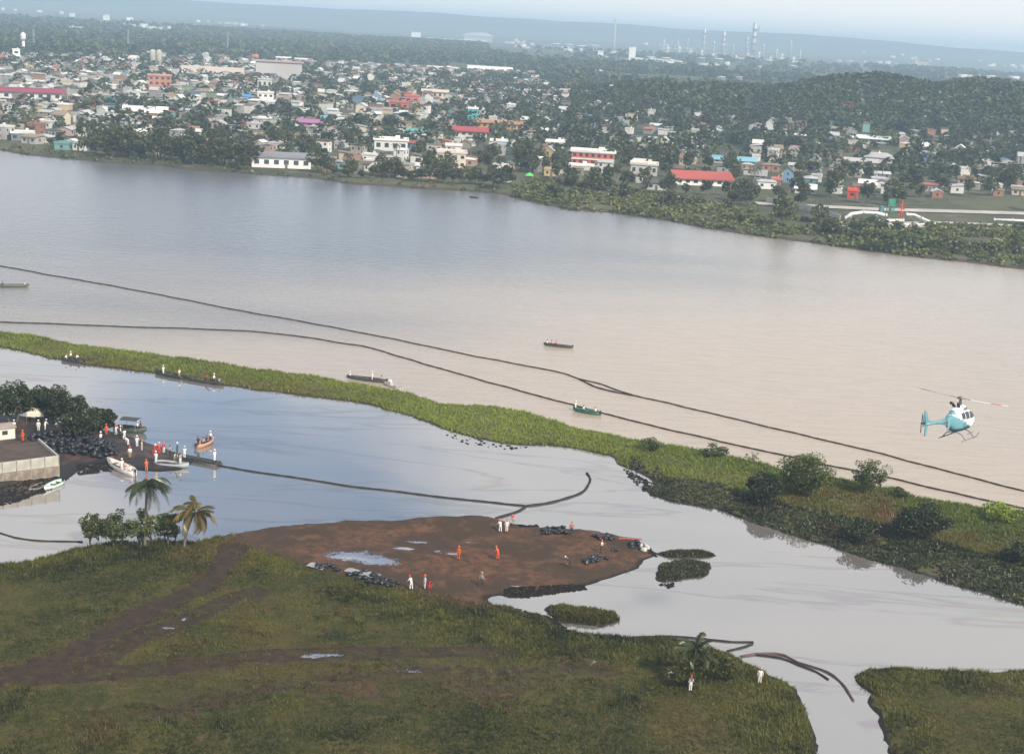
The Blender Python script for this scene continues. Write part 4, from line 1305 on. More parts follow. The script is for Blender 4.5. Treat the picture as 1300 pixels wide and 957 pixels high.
for i in range(len(H)):
    wi = g.choice(len(WALLC), p=_wp); ri = g.choice(len(ROOFC), p=_rp); k = g.choice(4, p=[0.3, 0.08, 0.34, 0.28])
    w = g.uniform(4.2, 8.4); d = g.uniform(4.2, 6.8); hgt = g.choice([2.6, 3.0, 5.2, 5.6], p=[0.45, 0.35, 0.14, 0.06])
    rz = STREET + g.choice([0, math.pi / 2, math.pi, -math.pi / 2]) + g.normal(0, 0.07)
    wc = np.array(WALLC[wi][1]) * g.uniform(0.62, 1.0); rc = np.array(ROOFC[ri][1]) * g.uniform(0.6, 1.05)
    if k == 2 and g.uniform() < 0.6: rc = np.clip(wc * 0.9, 0, 0.8); 
    x, y = H[i]; z0 = Hz[i]
    if i < N_SOLO:
        rname = ROOFS[k][0] + " roof" if not (k == 2) else "flat roof"
        e = empty("house", (x, y, z0), rz, "%s %s house with %s %s %s" % ("two-storey" if hgt > 4 else ("wide" if w > 8 else "small"), WALLC[wi][0], (ROOFC[ri][0] if k != 2 else ""), rname, by_landmark(Hpx[i], Hpy[i])), "house", "ordinary houses of the riverside town")
        e["label"] = trim(" ".join(e["label"].split()))
        obj("wall", _gwall if k == 0 else _wall, e, loc=(0, 0, -0.6), scale=(w, d, hgt + 0.6), color=wc)
        rs = (hgt + 0.6) if k == 0 else (5.0 if k == 2 else d * (0.45 if k == 1 else 0.7))
        obj("roof", ROOFS[k][1], e, loc=(0, 0, hgt), scale=(w, d, rs), color=rc)
        fl = 2 if hgt > 4 else 1
        for f in range(fl):
            zc_ = f * hgt / fl + hgt / fl * 0.55
            for s in (-1, 1):
                window(e, s * w * 0.28, -d / 2 - 0.03, zc_, w * 0.16, 1.15); window(e, s * w * 0.28, d / 2 + 0.03, zc_, w * 0.16, 1.15)
            if i < 160:
                window(e, w / 2 + 0.03, 0, zc_, d * 0.17, 1.15, math.pi / 2); window(e, -w / 2 - 0.03, 0, zc_, d * 0.17, 1.15, math.pi / 2)
        obj("door", _door, e, loc=(0, -d / 2 - 0.04, 0), scale=(1.0, 1, 2.0))
        if k == 2 and g.uniform() < 0.4:
            MB().lathe([(0.55, 0), (0.6, 0.2), (0.6, 1.1), (0.3, 1.35), (0.05, 1.4)], (w * 0.2, d * 0.15, hgt + 1.55), 8).build("water_tank", dark_m, e, True)
    else:
        c, s_ = math.cos(rz), math.sin(rz)
        src = [(_wall, (w, d, hgt + 0.6), -0.6, wc), (ROOFS[k][1], (w, d, (hgt + 0.6) if k == 0 else (5.0 if k == 2 else d * 0.5)), hgt, rc)]
        if k == 0: src[0] = (_gwall,) + src[0][1:]
        for me, scl, dz, colr in src:
            for pl in me.polygons:
                vs_ = [me.vertices[q].co for q in pl.vertices]
                if len(vs_) == 3: vs_ = vs_ + [vs_[2]]
                for q in vs_:
                    X, Y, Z = q.x * scl[0], q.y * scl[1], q.z * scl[2]
                    SV.append((x + X * c - Y * s_, y + X * s_ + Y * c, z0 + dz + Z)); ST.append(colr)
if SV:
    t = NT("far_house_paint"); a = t.attr("tint")
    n_ = t.noise(0.35, 4, 0.6, t.coord("Object"))
    col = t.mix(t.math('MULTIPLY', t.ramp(n_, 0.45, 0.75), 0.4), a.outputs["Color"], (0.16, 0.14, 0.12))
    fm_ = t.done(t.pbsdf(Base_Color=col, Roughness=0.8))
    SV = np.array(SV)
    F = np.arange(len(SV)).reshape(-1, 4)
    tag(obj("far_houses", mesh_np("far_houses", SV, F, fm_, False, np.array(ST))), "crowded houses of the farther streets of the town", "houses", kind="stuff")

# ---- town trees
TV = []
for i in range(7):
    hh, ww = [(8, 8), (10, 8), (7, 9), (12, 9), (9, 6), (6, 6), (11, 11)][i]
    TV.append((tree_meshes("town_tree", hh, ww, 520, 20, 0.62, 100 + i, town_leaf_m, 0.2, 1.05, 0.2, 5), hh, ww))
# town palms: trunk and a crown of fronds in one piece
PV = []
for i in range(2):
    fr = frond_mesh("town_frond", 3.2, 1.0 + 0.4 * i, 1.0, 200 + i, palm_leaf_m, 0.0, 9)
    V0 = np.array([v.co[:] for v in fr.vertices]); F0 = np.array([p_.vertices[:] for p_ in fr.polygons]); VV = []; FF = []
    for k in range(12):
        a = k * 0.5236 + 0.1 * (k % 3); pt = -0.3 + 0.5 * (k % 3)
        ry = np.array([[math.cos(pt), 0, math.sin(pt)], [0, 1, 0], [-math.sin(pt), 0, math.cos(pt)]])
        rzm = np.array([[math.cos(a), -math.sin(a), 0], [math.sin(a), math.cos(a), 0], [0, 0, 1]])
        VV.append(V0 @ ry.T @ rzm.T + [0, 0, 8.5]); FF.append(F0 + k * len(V0))
    VV = np.concatenate(VV); tr_ = MB().tube([(0, 0, -0.5), (0.2, 0, 4), (0, 0, 8.5)], [0.24, 0.17, 0.13], 6).mesh("town_palm_trunk", palm_bark_m, True)
    PV.append((tr_, mesh_np("town_palm_crown", VV, np.concatenate(FF), palm_leaf_m, False, np.tile([0.4, 0, 0], (len(VV), 1)))))

n = 42000
u = g.uniform(-700, 1500, n); v = g.uniform(-60, 1500, n)
C = np.stack([s0.x + u * ca - v * sa - 120, s0.y + u * sa + v * ca], 1)
ok, cpx, cpy = in_view(C, 25, 5.0); zc = far_z(C); sd = poly_sdf(C, far_poly); rr = np.hypot(C[:, 0], C[:, 1])
tp = np.interp(cpx, [0, 120, 200, 320, 460, 640, 760, 900, 1000, 1300], [0.19, 0.24, 0.24, 0.24, 0.33, 0.44, 0.54, 0.56, 0.5, 0.56])
tp = tp * (0.35 + 0.9 * sstep(-0.45, 0.35, vnoise(C[:, 0], C[:, 1], 70, 91, 3)))
shore = (sd < np.interp(cpx, [0, 100, 130, 320, 440, 640, 690, 1400], [4, 6, 22, 20, 24, 26, 40, 40])) & (sd > 3)
tp = np.where(shore & (cpx > 120) & (cpx < 325), 0.6, np.where(shore, 0.3, tp))
tp = np.where((cpx > 690) & (sd < 60) & (cpy > 235), 0.05, tp)
tp = np.where((cpx > 960) & (cpy > 252), 0.03, tp)
keep = ok & (zc > 0.9) & (sd > 3) & (rr < 1750) & (g.uniform(0, 1, n) < tp)
tkh = np.concatenate([H, tk[:, :2]]); tr2 = np.concatenate([np.full(len(H), 4.5), tk[:, 2] * 0.8])
Ck = C[keep]
md = np.array([(np.hypot(c[0] - tkh[:, 0], c[1] - tkh[:, 1]) - tr2).min() for c in Ck])
# keep the views of the landmark fronts clear
clear = np.ones(len(Ck), bool)
for lx, ly_, lr in TAKEN:
    q = Vector((lx, ly_, 0)); dn = q.length
    for f in (6.0, 14.0, 22.0):
        cx_, cy_ = lx * (1 - f / dn), ly_ * (1 - f / dn)
        clear &= np.hypot(Ck[:, 0] - cx_, Ck[:, 1] - cy_) > lr * 0.9 + 2.5
sel = (md > -1.2) & clear
Ck = Ck[sel]; zk = zc[keep][sel]; rk = rr[keep][sel]; pk = cpx[keep][sel]; qk = cpy[keep][sel]; sk = sd[keep][sel]
order = np.argsort(rk); Ck, zk, rk, pk, qk, sk = Ck[order], zk[order], rk[order], pk[order], qk[order], sk[order]
print("town trees", len(Ck))
NT_SOLO = 225
np_ = 0
for i in range(min(NT_SOLO, len(Ck))):
    where = ("on the shore " if sk[i] < 30 else "") + by_landmark(pk[i], qk[i])
    if i % 9 == 4:
        tm = PV[i % 2]; sc = g.uniform(0.8, 1.25)
        place_tree("coconut_palm", tm, (Ck[i][0], Ck[i][1], zk[i]), g.uniform(0, 6.28), [sc] * 3, trim("slim coconut palm " + where), "palms of the riverside town", "palm")
    else:
        ti = g.integers(0, 7); tm, hh, ww = TV[ti]; sc = g.uniform(0.62, 1.05)
        if 120 < pk[i] < 330 and sk[i] < 30: sc *= 1.15
        place_tree("town_tree", tm, (Ck[i][0], Ck[i][1], zk[i]), g.uniform(0, 6.28), [sc, sc, sc * g.uniform(0.85, 1.1)], trim(["rounded", "tall", "wide low", "very tall broad", "slim", "small", "large broad"][ti] + " green tree " + where), "trees of the riverside town")
# the belt of tall trees right at the water
belt = [(133 + 8.2 * i + g.uniform(-3, 3), 0) for i in range(24)] + [(404 + 11.5 * i + g.uniform(-4, 4), 1) for i in range(21)]
bn = 0
fx = [a for a, b in FAR_PX]; fy = [b for a, b in FAR_PX]
for i, (a, zone) in enumerate(belt):
    for row in range(2 if zone == 0 else 1):
        p = on_far(a + row * 4, float(np.interp(a, fx, fy)) - (2.0 + g.uniform(0, 2.5) + row * 6)); ti = int(g.integers(0, 7)); tm, hh, ww = TV[ti]
        sc = g.uniform(0.85, 1.3) if zone == 0 else g.uniform(0.6, 0.95)
        place_tree("shore_tree", tm, p, g.uniform(0, 6.28), [sc * 1.1, sc * 1.1, sc], trim(["rounded", "tall", "wide low", "very tall broad", "slim", "small", "large broad"][ti] + " %s-row shore tree " % ("front" if row == 0 else "back") + by_landmark(a, p.y * 0 + float(np.interp(a, fx, fy)) - 4)), "trees of the shore belt", "tree")
# the rest of the trees, the wooded ridge and the forests beyond read as one mass


def far_canopy(C, zk, size, nq, leaf, seed, name, label, tone0=0.35, mat=None):
    g = np.random.default_rng(seed); n = len(C)
    k = np.repeat(np.arange(n), nq); m = n * nq
    d = rand_dirs(m, g); d[:, 2] = np.abs(d[:, 2]) * 1.1 - 0.12
    s = (size * g.uniform(0.6, 1.25, n))[k]
    P = np.stack([C[k, 0] + d[:, 0] * s * 0.55, C[k, 1] + d[:, 1] * s * 0.55, zk[k] + s * 0.2 + d[:, 2] * s * 0.62], 1)
    lf = np.asarray(leaf)[k] if np.ndim(leaf) else leaf
    V, F = leaf_quads(P, 1.0, g, 0.5, 0.75)
    V = (V.reshape(m, 4, 3) - P[:, None]) * (lf[:, None, None] if np.ndim(lf) else lf) + P[:, None]
    tone = np.clip(tone0 + g.normal(0, 0.26, n)[k] + g.normal(0, 0.16, m), 0, 1)
    o = obj(name, mesh_np(name, V.reshape(-1, 3), F, mat or haze_leaf_m, False, np.repeat(np.stack([tone] * 3, 1) * [1, 0, 0], 4, 0)))
    return tag(o, label, "forest", kind="stuff")


if len(Ck) > NT_SOLO:
    far_canopy(Ck[NT_SOLO:], zk[NT_SOLO:], 9.0, 60, 1.25, 301, "far_town_trees", "trees between the farther houses of the town")
# wooded ridge
n = 16000
a = g.uniform(rad(-6), rad(26), n); r = g.uniform(960, 1500, n); C = np.stack([r * np.sin(a), r * np.cos(a)], 1)
hr = np.interp(np.interp(a, _az, _azpx), RID_X, RID_H) * np.exp(-((r - 1250) / 190) ** 2)
C = C[hr > 8.0 + g.uniform(-4.0, 5.0, n)]
far_canopy(C, far_z(C), 9.5, 26, 1.7, 302, "ridge_forest", "dark wooded ridge behind the right of the town", 0.22)
# forest flats beyond the town
n = 26000
a = g.uniform(rad(-25), rad(27), n); r = np.sqrt(g.uniform(1150 ** 2, 4200 ** 2, n)); C = np.stack([r * np.sin(a), r * np.cos(a)], 1)
ok, cpx, cpy = in_view(C, 40, 5); rk0 = r
yb = np.interp(cpx, [0, 300, 460, 640, 700, 1000, 1400], [66, 70, 76, 82, 100, 130, 140])
yh = 34 + math.tan(ROLL) * (cpx - 650)
plant = (np.abs(cpx - 900) < 240) & (cpy - yh > 20) & (cpy - yh < 42)        # the refinery's cleared land
k = ok & (cpy < yb + 4) & (vnoise(C[:, 0], C[:, 1], 420, 93, 3) > np.interp(rk0, [1200, 2200, 4200], [-0.5, -0.28, -0.15])) & ~(plant & (g.uniform(0, 1, n) < 0.9))
C = C[k]; rk = np.hypot(C[:, 0], C[:, 1])
print("forest", len(C))
far_canopy(C, far_z(C), 13.0, 18, 2.0 + rk / 1400, 303, "far_forest", "hazy forest stretching beyond the town to the hills", 0.3)
# shore thickets on the far bank, right half
n = 24000
C = np.stack([g.uniform(-60, 260, n), g.uniform(380, 680, n)], 1)
ok, cpx, cpy = in_view(C, 20, 1); sd = poly_sdf(C, far_poly)
lim = np.interp(cpx, [640, 690, 850, 1000, 1080, 1300], [12, 62, 62, 50, 60, 110])
k = ok & (cpx > 650) & (sd > 0.8) & (sd < lim) & (vnoise(C[:, 0], C[:, 1], 16, 95, 3) > -0.3)
C = C[k][:5200]
nz = vnoise(C[:, 0], C[:, 1], 22, 96, 2)
bush = (nz > 0.28) | (g.uniform(0, 1, len(C)) < 0.04)
far_canopy(C[~bush], far_z(C[~bush]), 1.5, 12, 0.55, 304, "shore_grass", "pale green tall grass along the far shore on the right", 0.55, shore_leaf_m)
far_canopy(C[bush], far_z(C[bush]), 2.4 + 2.6 * np.clip(nz[bush], 0, 1), 26, 0.62, 306, "shore_thicket", "dark bushes in the grass along the far shore on the right", 0.6)
n = 6000
C = np.stack([g.uniform(-330, 20, n), g.uniform(480, 800, n)], 1)
sd = poly_sdf(C, far_poly); ok, cpx, cpy = in_view(C, 20, 1)
C = C[ok & (sd > 0.5) & (sd < np.interp(cpx, [0, 130, 400, 640], [15, 12, 6, 9])) & (cpx < 660)]
far_canopy(C, far_z(C), 1.7, 12, 0.5, 305, "shore_grass", "strip of grass and low bushes along the far shore on the left", 0.45, shore_leaf_m)

# ------------------------------------------------------------------ refinery and far works
def column(px, base, hpx, wpx, label, name="refinery_tower", cat="tower", mat=None, lattice=True):
    p = on_far(px, base); k = size_px(p, 1.0); h = hpx * k; r = wpx * k / 2
    e = empty(name, p, 0, label, cat)
    MB().lathe([(r, -4), (r, h * 0.45), (r * 0.8, h * 0.5), (r * 0.8, h * 0.96), (r * 0.3, h)], (0, 0, 0), 10).build("shaft", mat or steel_m, e, True)
    if lattice:
        for j in range(1, 5):
            MB().lathe([(r * 0.9, 0), (r * 1.7, 0), (r * 1.7, 0.9), (r * 0.9, 0.9)], (0, 0, h * j / 5), 10).build("platform", dark_m, e)
        MB().tube([(r * 1.4, 0, -4), (r * 1.4, 0, h * 0.9)], r * 0.22, 6).build("riser_pipe", steel_m, e)
    return e


def tank(px, base, wpx, hpx, label, group):
    p = on_far(px, base); k = size_px(p, 1.0); r = wpx * k / 2; h = hpx * k
    e = empty("storage_tank", p, 0, label, "tank", group)
    MB().lathe([(r, -4), (r, h), (r * 1.02, h), (r * 1.02, h + 0.4)], (0, 0, 0), 18).build("shell", white_m, e, True)
    MB().lathe([(r * 1.01, h + 0.3), (r * 0.5, h + r * 0.1), (0.1, h + r * 0.13)], (0, 0, 0), 18).build("tank_roof", white_m, e, True)
    MB().tube([(r * 0.72, -r * 0.72, -1), (0.2 * r, -r * 1.02, h)], 0.5, 5).build("stair", steel_m, e)
    return e


column(779, 63, 38, 3.2, "tall thin chimney of the refinery standing apart on the left", "refinery_chimney", "chimney", conc_m, False)
column(892, 72, 36, 4.5, "hazy refinery tower left of the pair in the middle")
column(917, 72, 32, 5.5, "wide refinery tower in the middle of the plant")
column(955, 74, 44, 7.0, "tallest and darkest refinery tower on the skyline")
column(947, 74, 26, 3.0, "thin tower hugging the tallest refinery tower")
column(1003, 72, 22, 2.5, "slim refinery tower right of the tallest one")
column(905, 75, 22, 2.5, "short refinery tower at the foot of the middle pair")
column(872, 70, 22, 2.0, "slim refinery tower at the left end of the plant")
column(930, 75, 18, 2.5, "short refinery tower between the middle and the tallest tower")
column(968, 76, 18, 2.5, "short refinery tower right beside the tallest one")
for i, (a, b) in enumerate([(985, 78), (1015, 79), (860, 68), (842, 66)]):
    column(a, b, 16, 2.0, ["low stack near the right end of the refinery", "lowest stack at the right end of the refinery", "low stack near the left end of the refinery", "lowest stack at the left end of the refinery"][i], "refinery_stack", "stack", lattice=False)
g = np.random.default_rng(91)
for i in range(12):
    a = 846 + i * 14.5; p = on_far(a, 71 + 0.055 * (a - 846) + g.uniform(-2, 4)); k = size_px(p, 1.0)
    e = empty("process_unit", p, 0, "hazy pipe-rack unit of the refinery, %s from the left" % ["first", "second", "third", "fourth", "fifth", "sixth", "seventh", "eighth", "ninth", "tenth", "eleventh", "twelfth"][i], "refinery unit", "refinery process units")
    w, h = g.uniform(6, 11) * k, g.uniform(6, 13) * k
    for sx in (-1, 1):
        for sy in (-1, 1):
            MB().box((sx * w / 2, sy * w / 4, h / 2), (0.8 * k * 0.4, 0.8 * k * 0.4, h + 4)).build("column", steel_m, e)
    for f in (0.35, 0.68, 1.0):
        MB().box((0, 0, h * f), (w * 1.1, w * 0.6, 0.35 * k)).build("deck", conc_m, e)
    MB().lathe([(0.2 * w, 0), (0.22 * w, 0.5), (0.22 * w, h * 0.6), (0.1 * w, h * 0.68)], (0.1 * w, 0, h * 0.36), 10).build("vessel", white_m, e, True)
TK = [(706, 56, 14, 3.5), (722, 57, 14, 3.5), (738, 58, 16, 4), (754, 59, 14, 3.5), (842, 62, 10, 4), (858, 62, 12, 4), (874, 64, 12, 4), (890, 78, 12, 5), (912, 80, 14, 5), (938, 80, 14, 6), (952, 78, 12, 6),
      (975, 82, 14, 5), (990, 80, 12, 5), (1006, 90, 12, 6), (1012, 84, 12, 5), (1064, 72, 12, 4.5), (1078, 73, 12, 4.5), (1092, 73, 12, 4.5), (1106, 74, 12, 4.5), (862, 84, 12, 5), (938, 102, 9, 4), (915, 102, 12, 4), (845, 78, 14, 4), (826, 76, 14, 4)]
ORD = ["first", "second", "third", "fourth", "fifth", "sixth", "seventh", "eighth", "ninth", "tenth", "eleventh", "twelfth", "thirteenth", "fourteenth", "fifteenth", "sixteenth",
       "seventeenth", "eighteenth", "nineteenth", "twentieth", "twenty-first", "twenty-second", "twenty-third", "twenty-fourth"]
rank = {i: k for k, i in enumerate(sorted(range(len(TK)), key=lambda i: (TK[i][0], TK[i][1])))}
for i, (a, b, c, d) in enumerate(TK):
    tank(a, b, c, d, "white refinery storage tank, %s from the left of the skyline tanks" % ORD[rank[i]], "white storage tanks of the refinery")
LG, LW = (0.5, 0.51, 0.53), (0.8, 0.8, 0.79)
B(637, 48, 42, 15, 40, "power_station_hall", "big pale grey block on the skyline left of the refinery", "hall", LG, LG, "flat", door=False)
B(607, 49, 36, 11, 40, "power_station_hall", "lower grey hall joined to the left of the skyline block", "hall", (0.4, 0.42, 0.45), (0.38, 0.4, 0.43), "hip", door=False, roof_h=14)
B(528, 48, 12, 6, 25, "far_block", "small white block on the skyline left of the grey halls", "building", LW, LW, "flat", door=False)
B(580, 53, 70, 2.5, 40, "far_shed", "very long low pale shed in front of the skyline halls", "shed", LW, LW, "flat", door=False)
B(802, 77, 8.5, 16, 16, "white_tower_block", "bright white tower block standing alone before the refinery", "tower block", LW, LW, "flat", door=False)
B(762, 75, 7, 9, 16, "white_block", "small white block left of the lone white tower", "building", LW, LW, "lean", door=False)
B(820, 79, 36, 4, 26, "white_shed", "long white shed right of the lone white tower", "shed", LW, LW, "flat", door=False)
B(848, 82, 24, 5, 26, "white_shed", "white shed at the near left edge of the refinery", "shed", LW, LW, "flat", door=False)
B(782, 102, 9, 6, 10, "white_block", "small bright white cube in the fields behind town", "building", LW, LW, "flat", door=False)
B(760, 94, 10, 3.5, 14, "white_shed", "tiny white shed in the fields left of the white cube", "shed", LW, LW, "flat", door=False)
B(562, 90, 38, 4, 14, "white_shed", "long cream-white shed at the back of the central town", "shed", (0.75, 0.68, 0.6), LW, "flat", 6, 1)
B(622, 91, 52, 4, 14, "white_shed", "long bright white shed at the back of the central town", "shed", LW, LW, "lean", 6, 1, roof_h=4)
B(135, 22, 8, 6, 40, "far_block", "white block on the far left skyline, right of its twin", "building", LW, LW, "flat", door=False)
B(92, 20, 7, 4, 40, "far_block", "small white block on the far left skyline", "building", LW, LW, "flat", door=False)
B(165, 27, 28, 2.5, 40, "far_shed", "long pale shed on the far left skyline", "shed", LW, LW, "flat", door=False)
B(165, 26, 8, 7, 40, "far_block", "white tower-like block behind the far left shed", "building", LW, LW, "flat", door=False)
B(245, 34, 16, 3, 30, "far_shed", "small pale shed in the left forest", "shed", LW, (0.7, 0.5, 0.4), "flat", door=False)
B(285, 70, 16, 3.5, 14, "white_shed", "white-roofed shed behind the tan warehouse", "shed", LW, LW, "flat", 3, 1)
B(324, 77, 8, 6, 10, "orange_house", "small orange house left of the white roofs on the town's back edge", "house", (0.75, 0.3, 0.08), (0.7, 0.3, 0.1), "flat", 1, 1)
B(360, 78, 18, 4, 12, "white_shed", "left of two white-roofed sheds behind the large grey hall", "shed", LW, LW, "lean", 3, 1)
B(385, 80, 20, 4, 12, "white_shed", "right of two white-roofed sheds behind the large grey hall", "shed", LW, LW, "lean", 3, 1)
B(168, 80, 10, 9, 10, "pink_dome_hall", "white and pink rounded hall left of the twin silos", "hall", (0.75, 0.6, 0.58), (0.78, 0.7, 0.68), "hip", 2, 1)
B(148, 80, 18, 4, 10, "white_shed", "low white shed left of the rounded hall", "shed", LW, LW, "flat", 3, 1)
B(21, 77, 9, 13, 10, "white_tower_house", "bright white narrow building under the water tower", "building", LW, LW, "flat", 1, 2)
B(48, 87, 14, 7, 10, "white_house", "bright white house right of the narrow white building", "house", LW, LW, "flat", 2, 1)
B(775, 84 + 6, 14, 3, 14, "green_roof_shed", "pale shed among fields before the refinery", "shed", (0.6, 0.62, 0.6), (0.5, 0.55, 0.5), "flat", door=False)
B(1170, 84, 14, 4, 14, "orange_roof_barn", "small orange-roofed barn in the hazy woods on the right", "barn", (0.6, 0.45, 0.3), (0.7, 0.4, 0.2), "gable", door=False)

# pale specks of farther settlements
g = np.random.default_rng(92)
VV = []; FF = []; CC = []; b0 = 0
cl = [(g.uniform(rad(-22), rad(24)), g.uniform(2900, 6800)) for _ in range(26)]
for ca_, cr_ in cl:
    for _ in range(int(g.integers(4, 13))):
        a = ca_ + g.normal(0, 0.016); r = cr_ * (1 + g.normal(0, 0.03)); x, y = r * math.sin(a), r * math.cos(a); zg = far_zz(x, y)
        w, d, h = g.uniform(8, 24), g.uniform(8, 14), g.uniform(3, 6) + r / 1500
        q = [(x + sx * w / 2, y + sy * d / 2, zg + sz) for sz in (-3, h) for sx, sy in ((-1, -1), (1, -1), (1, 1), (-1, 1))]
        VV += q; FF += [(b0, b0 + 1, b0 + 5, b0 + 4), (b0 + 1, b0 + 2, b0 + 6, b0 + 5), (b0 + 2, b0 + 3, b0 + 7, b0 + 6), (b0 + 3, b0, b0 + 4, b0 + 7), (b0 + 4, b0 + 5, b0 + 6, b0 + 7)]; b0 += 8
        CC += [np.array([0.7, 0.68, 0.64]) * g.uniform(0.35, 0.95)] * 8
tag(obj("far_settlements", mesh_np("far_settlements", np.array(VV), np.array(FF), fm_, False, np.array(CC))), "pale scattered buildings of hazy settlements beyond the town", "buildings", kind="stuff")

# ------------------------------------------------------------------ pipeline station on the far bank


def strip(name, pts, w, mat, lift=0.12, zf=on_far):
    """a road or path draped on the far ground"""
    ps = []
    for (a, b), (c, d) in zip(pts[:-1], pts[1:]):
        for k in range(8):
            ps.append(zf(a + (c - a) * k / 8, b + (d - b) * k / 8))
    ps.append(zf(*pts[-1]))
    V = []; F = []
    for i, p in enumerate(ps):
        a, b = ps[max(i - 1, 0)], ps[min(i + 1, len(ps) - 1)]
        d = Vector((b.x - a.x, b.y - a.y, 0)).normalized(); nrm = Vector((-d.y, d.x, 0))
        for s in (-1, 1):
            q = p + nrm * s * w / 2; V.append((q.x, q.y, far_zz(q.x, q.y) + lift))
        if i: F.append((2 * i - 2, 2 * i - 1, 2 * i + 1, 2 * i))
    return tag(obj(name, mesh_np(name, np.array(V), np.array(F), mat, False)), kind="structure")


pale_m = pm("pale_gravel", (0.5, 0.47, 0.43), (0.38, 0.35, 0.31), 0.15, 0.9)
strip("gravel_road", [(960, 259), (1040, 263), (1120, 267), (1200, 269), (1300, 272), (1420, 276)], 9, pale_m, 0.35)
strip("service_path", [(1180, 283), (1240, 285), (1300, 288), (1420, 294)], 5, pale_m, 0.35)
strip("station_yard", [(1062, 285), (1120, 287), (1185, 285)], 13, pale_m, 0.25)
strip("gravel_patch", [(1268, 306), (1300, 307), (1400, 309)], 8, pale_m, 0.35)
# perimeter wall in panels
pts = [(972, 258), (1005, 264), (1035, 271), (1066, 282)]
wl_ = empty("perimeter_wall", on_far(972, 258), 0, "long grey panel wall beside the pipeline station", "wall")
mb = MB().box((0, 0, 0.5), (1, 1, 1)).mesh("wall_panel", conc_m)
o0 = Vector(wl_.location)
for (a, b), (c, d) in zip(pts[:-1], pts[1:]):
    p, q = on_far(a, b), on_far(c, d); n = max(2, int((q - p).length / 4))
    for k in range(n):
        u, v = p.lerp(q, k / n), p.lerp(q, (k + 1) / n); m_ = (u + v) / 2
        obj("panel", mb, wl_, loc=m_ - o0 - Vector((0, 0, 0.5)), rot=(0, 0, math.atan2(v.y - u.y, v.x - u.x)), scale=((v - u).length * 0.97, 0.25, 3.1))


def pipe(pts, r, label, mat, n=10):
    """pts: (px, py on the ground, height)"""
    P = [on_far(a, b) + Vector((0, 0, z)) for a, b, z in pts]
    e = empty("pipeline", on_far(pts[0][0], pts[0][1]), 0, label, "pipe")
    o = Vector(e.location); Q = [p - o for p in P]
    MB().tube(Q, r, n).build("pipe", mat, e, True)
    for q in (Q[0], Q[-1], Q[len(Q) // 2]):
        MB().tube([q + Vector((-0.3, 0, 0)), q + Vector((0.3, 0, 0))], r * 1.5, 10).build("flange", steel_m, e)
    for q in Q[1:-1:2]:
        MB().box((q.x, q.y, q.z / 2), (0.5, 0.5, max(q.z, 0.6))).build("pipe_support", conc_m, e)


pipe([(1073, 279, 0.6), (1080, 279, 2.2), (1095, 279, 2.8), (1112, 280, 2.8), (1124, 281, 2.2)], 0.65, "fat white pipe curving over the left of the pipeline station", white_m)
pipe([(1112, 284, 0.9), (1128, 284, 1.2), (1146, 284, 1.2)], 0.55, "short white pipe in the middle of the pipeline station", white_m)
pipe([(1150, 281, 2.6), (1160, 281, 2.4), (1170, 283, 1.6), (1186, 286, 0.4)], 0.6, "white pipe sloping down at the right of the pipeline station", white_m)
pipe([(1075, 286, 0.6), (1110, 288, 0.7), (1172, 287, 0.6)], 0.4, "long low white pipe along the front of the pipeline station", white_m)
pipe([(1262, 281, 0.6), (1285, 282, 0.7), (1330, 284, 0.6)], 0.5, "white pipe lying in the field at the right edge", white_m)
e = empty("valve_tree", on_far(1143, 280), 0, "red valve tree with a tall mast at the pipeline station", "valve")
for z_, r_ in ((0.3, 0.8), (1.6, 0.55), (2.9, 0.7)):
    MB().lathe([(0.2, 0), (r_, 0.1), (r_, 0.7), (0.2, 0.8)], (0, 0, z_), 10).build("valve_body", paint_m, e, color=(0.62, 0.06, 0.04))
MB().tube([(0, 0, -0.5), (0, 0, 7.5)], 0.2, 8).build("mast", paint_m, e, color=(0.65, 0.1, 0.06))
for z_ in (2.2, 4.4, 6.0):
    MB().tube([(-0.9, 0, z_), (0.9, 0, z_)], 0.14, 6).build("arm", paint_m, e, color=(0.62, 0.08, 0.05))
    MB().lathe([(0.5, -0.07), (0.62, 0), (0.5, 0.07), (0.42, 0)], (0.9, 0, z_ + 0.2), 12).build("hand_wheel", paint_m, e, color=(0.62, 0.06, 0.04))
for i, (a, b, c, lab) in enumerate([(1130, 272, (0.05, 0.25, 0.16), "dark green pump housing behind the red valve tree"), (1118, 276, (0.1, 0.25, 0.28), "blue-grey sloping pump frame left of the green housing")]):
    e = empty("pump_frame", on_far(a, b), 0, lab, "pump")
    for sx in (-1, 1):
        for sy in (-1, 1):
            MB().tube([(sx * 1.3, sy * 1.0, -0.4), (sx * (1.3 - 0.9 * i), sy * 1.0, 6.0 - 1.5 * i)], 0.13, 6).build("leg", paint_m, e, color=c)
    MB().box((0, 0, 4.6 - 1.5 * i), (2.4 - i, 2.0, 2.6)).build("housing", paint_m, e, color=c)
    MB().lathe([(0.6, 0), (0.7, 0.3), (0.7, 1.7), (0.3, 2.1)], (0, 0, 0.6), 10).build("pump", paint_m, e, color=c)

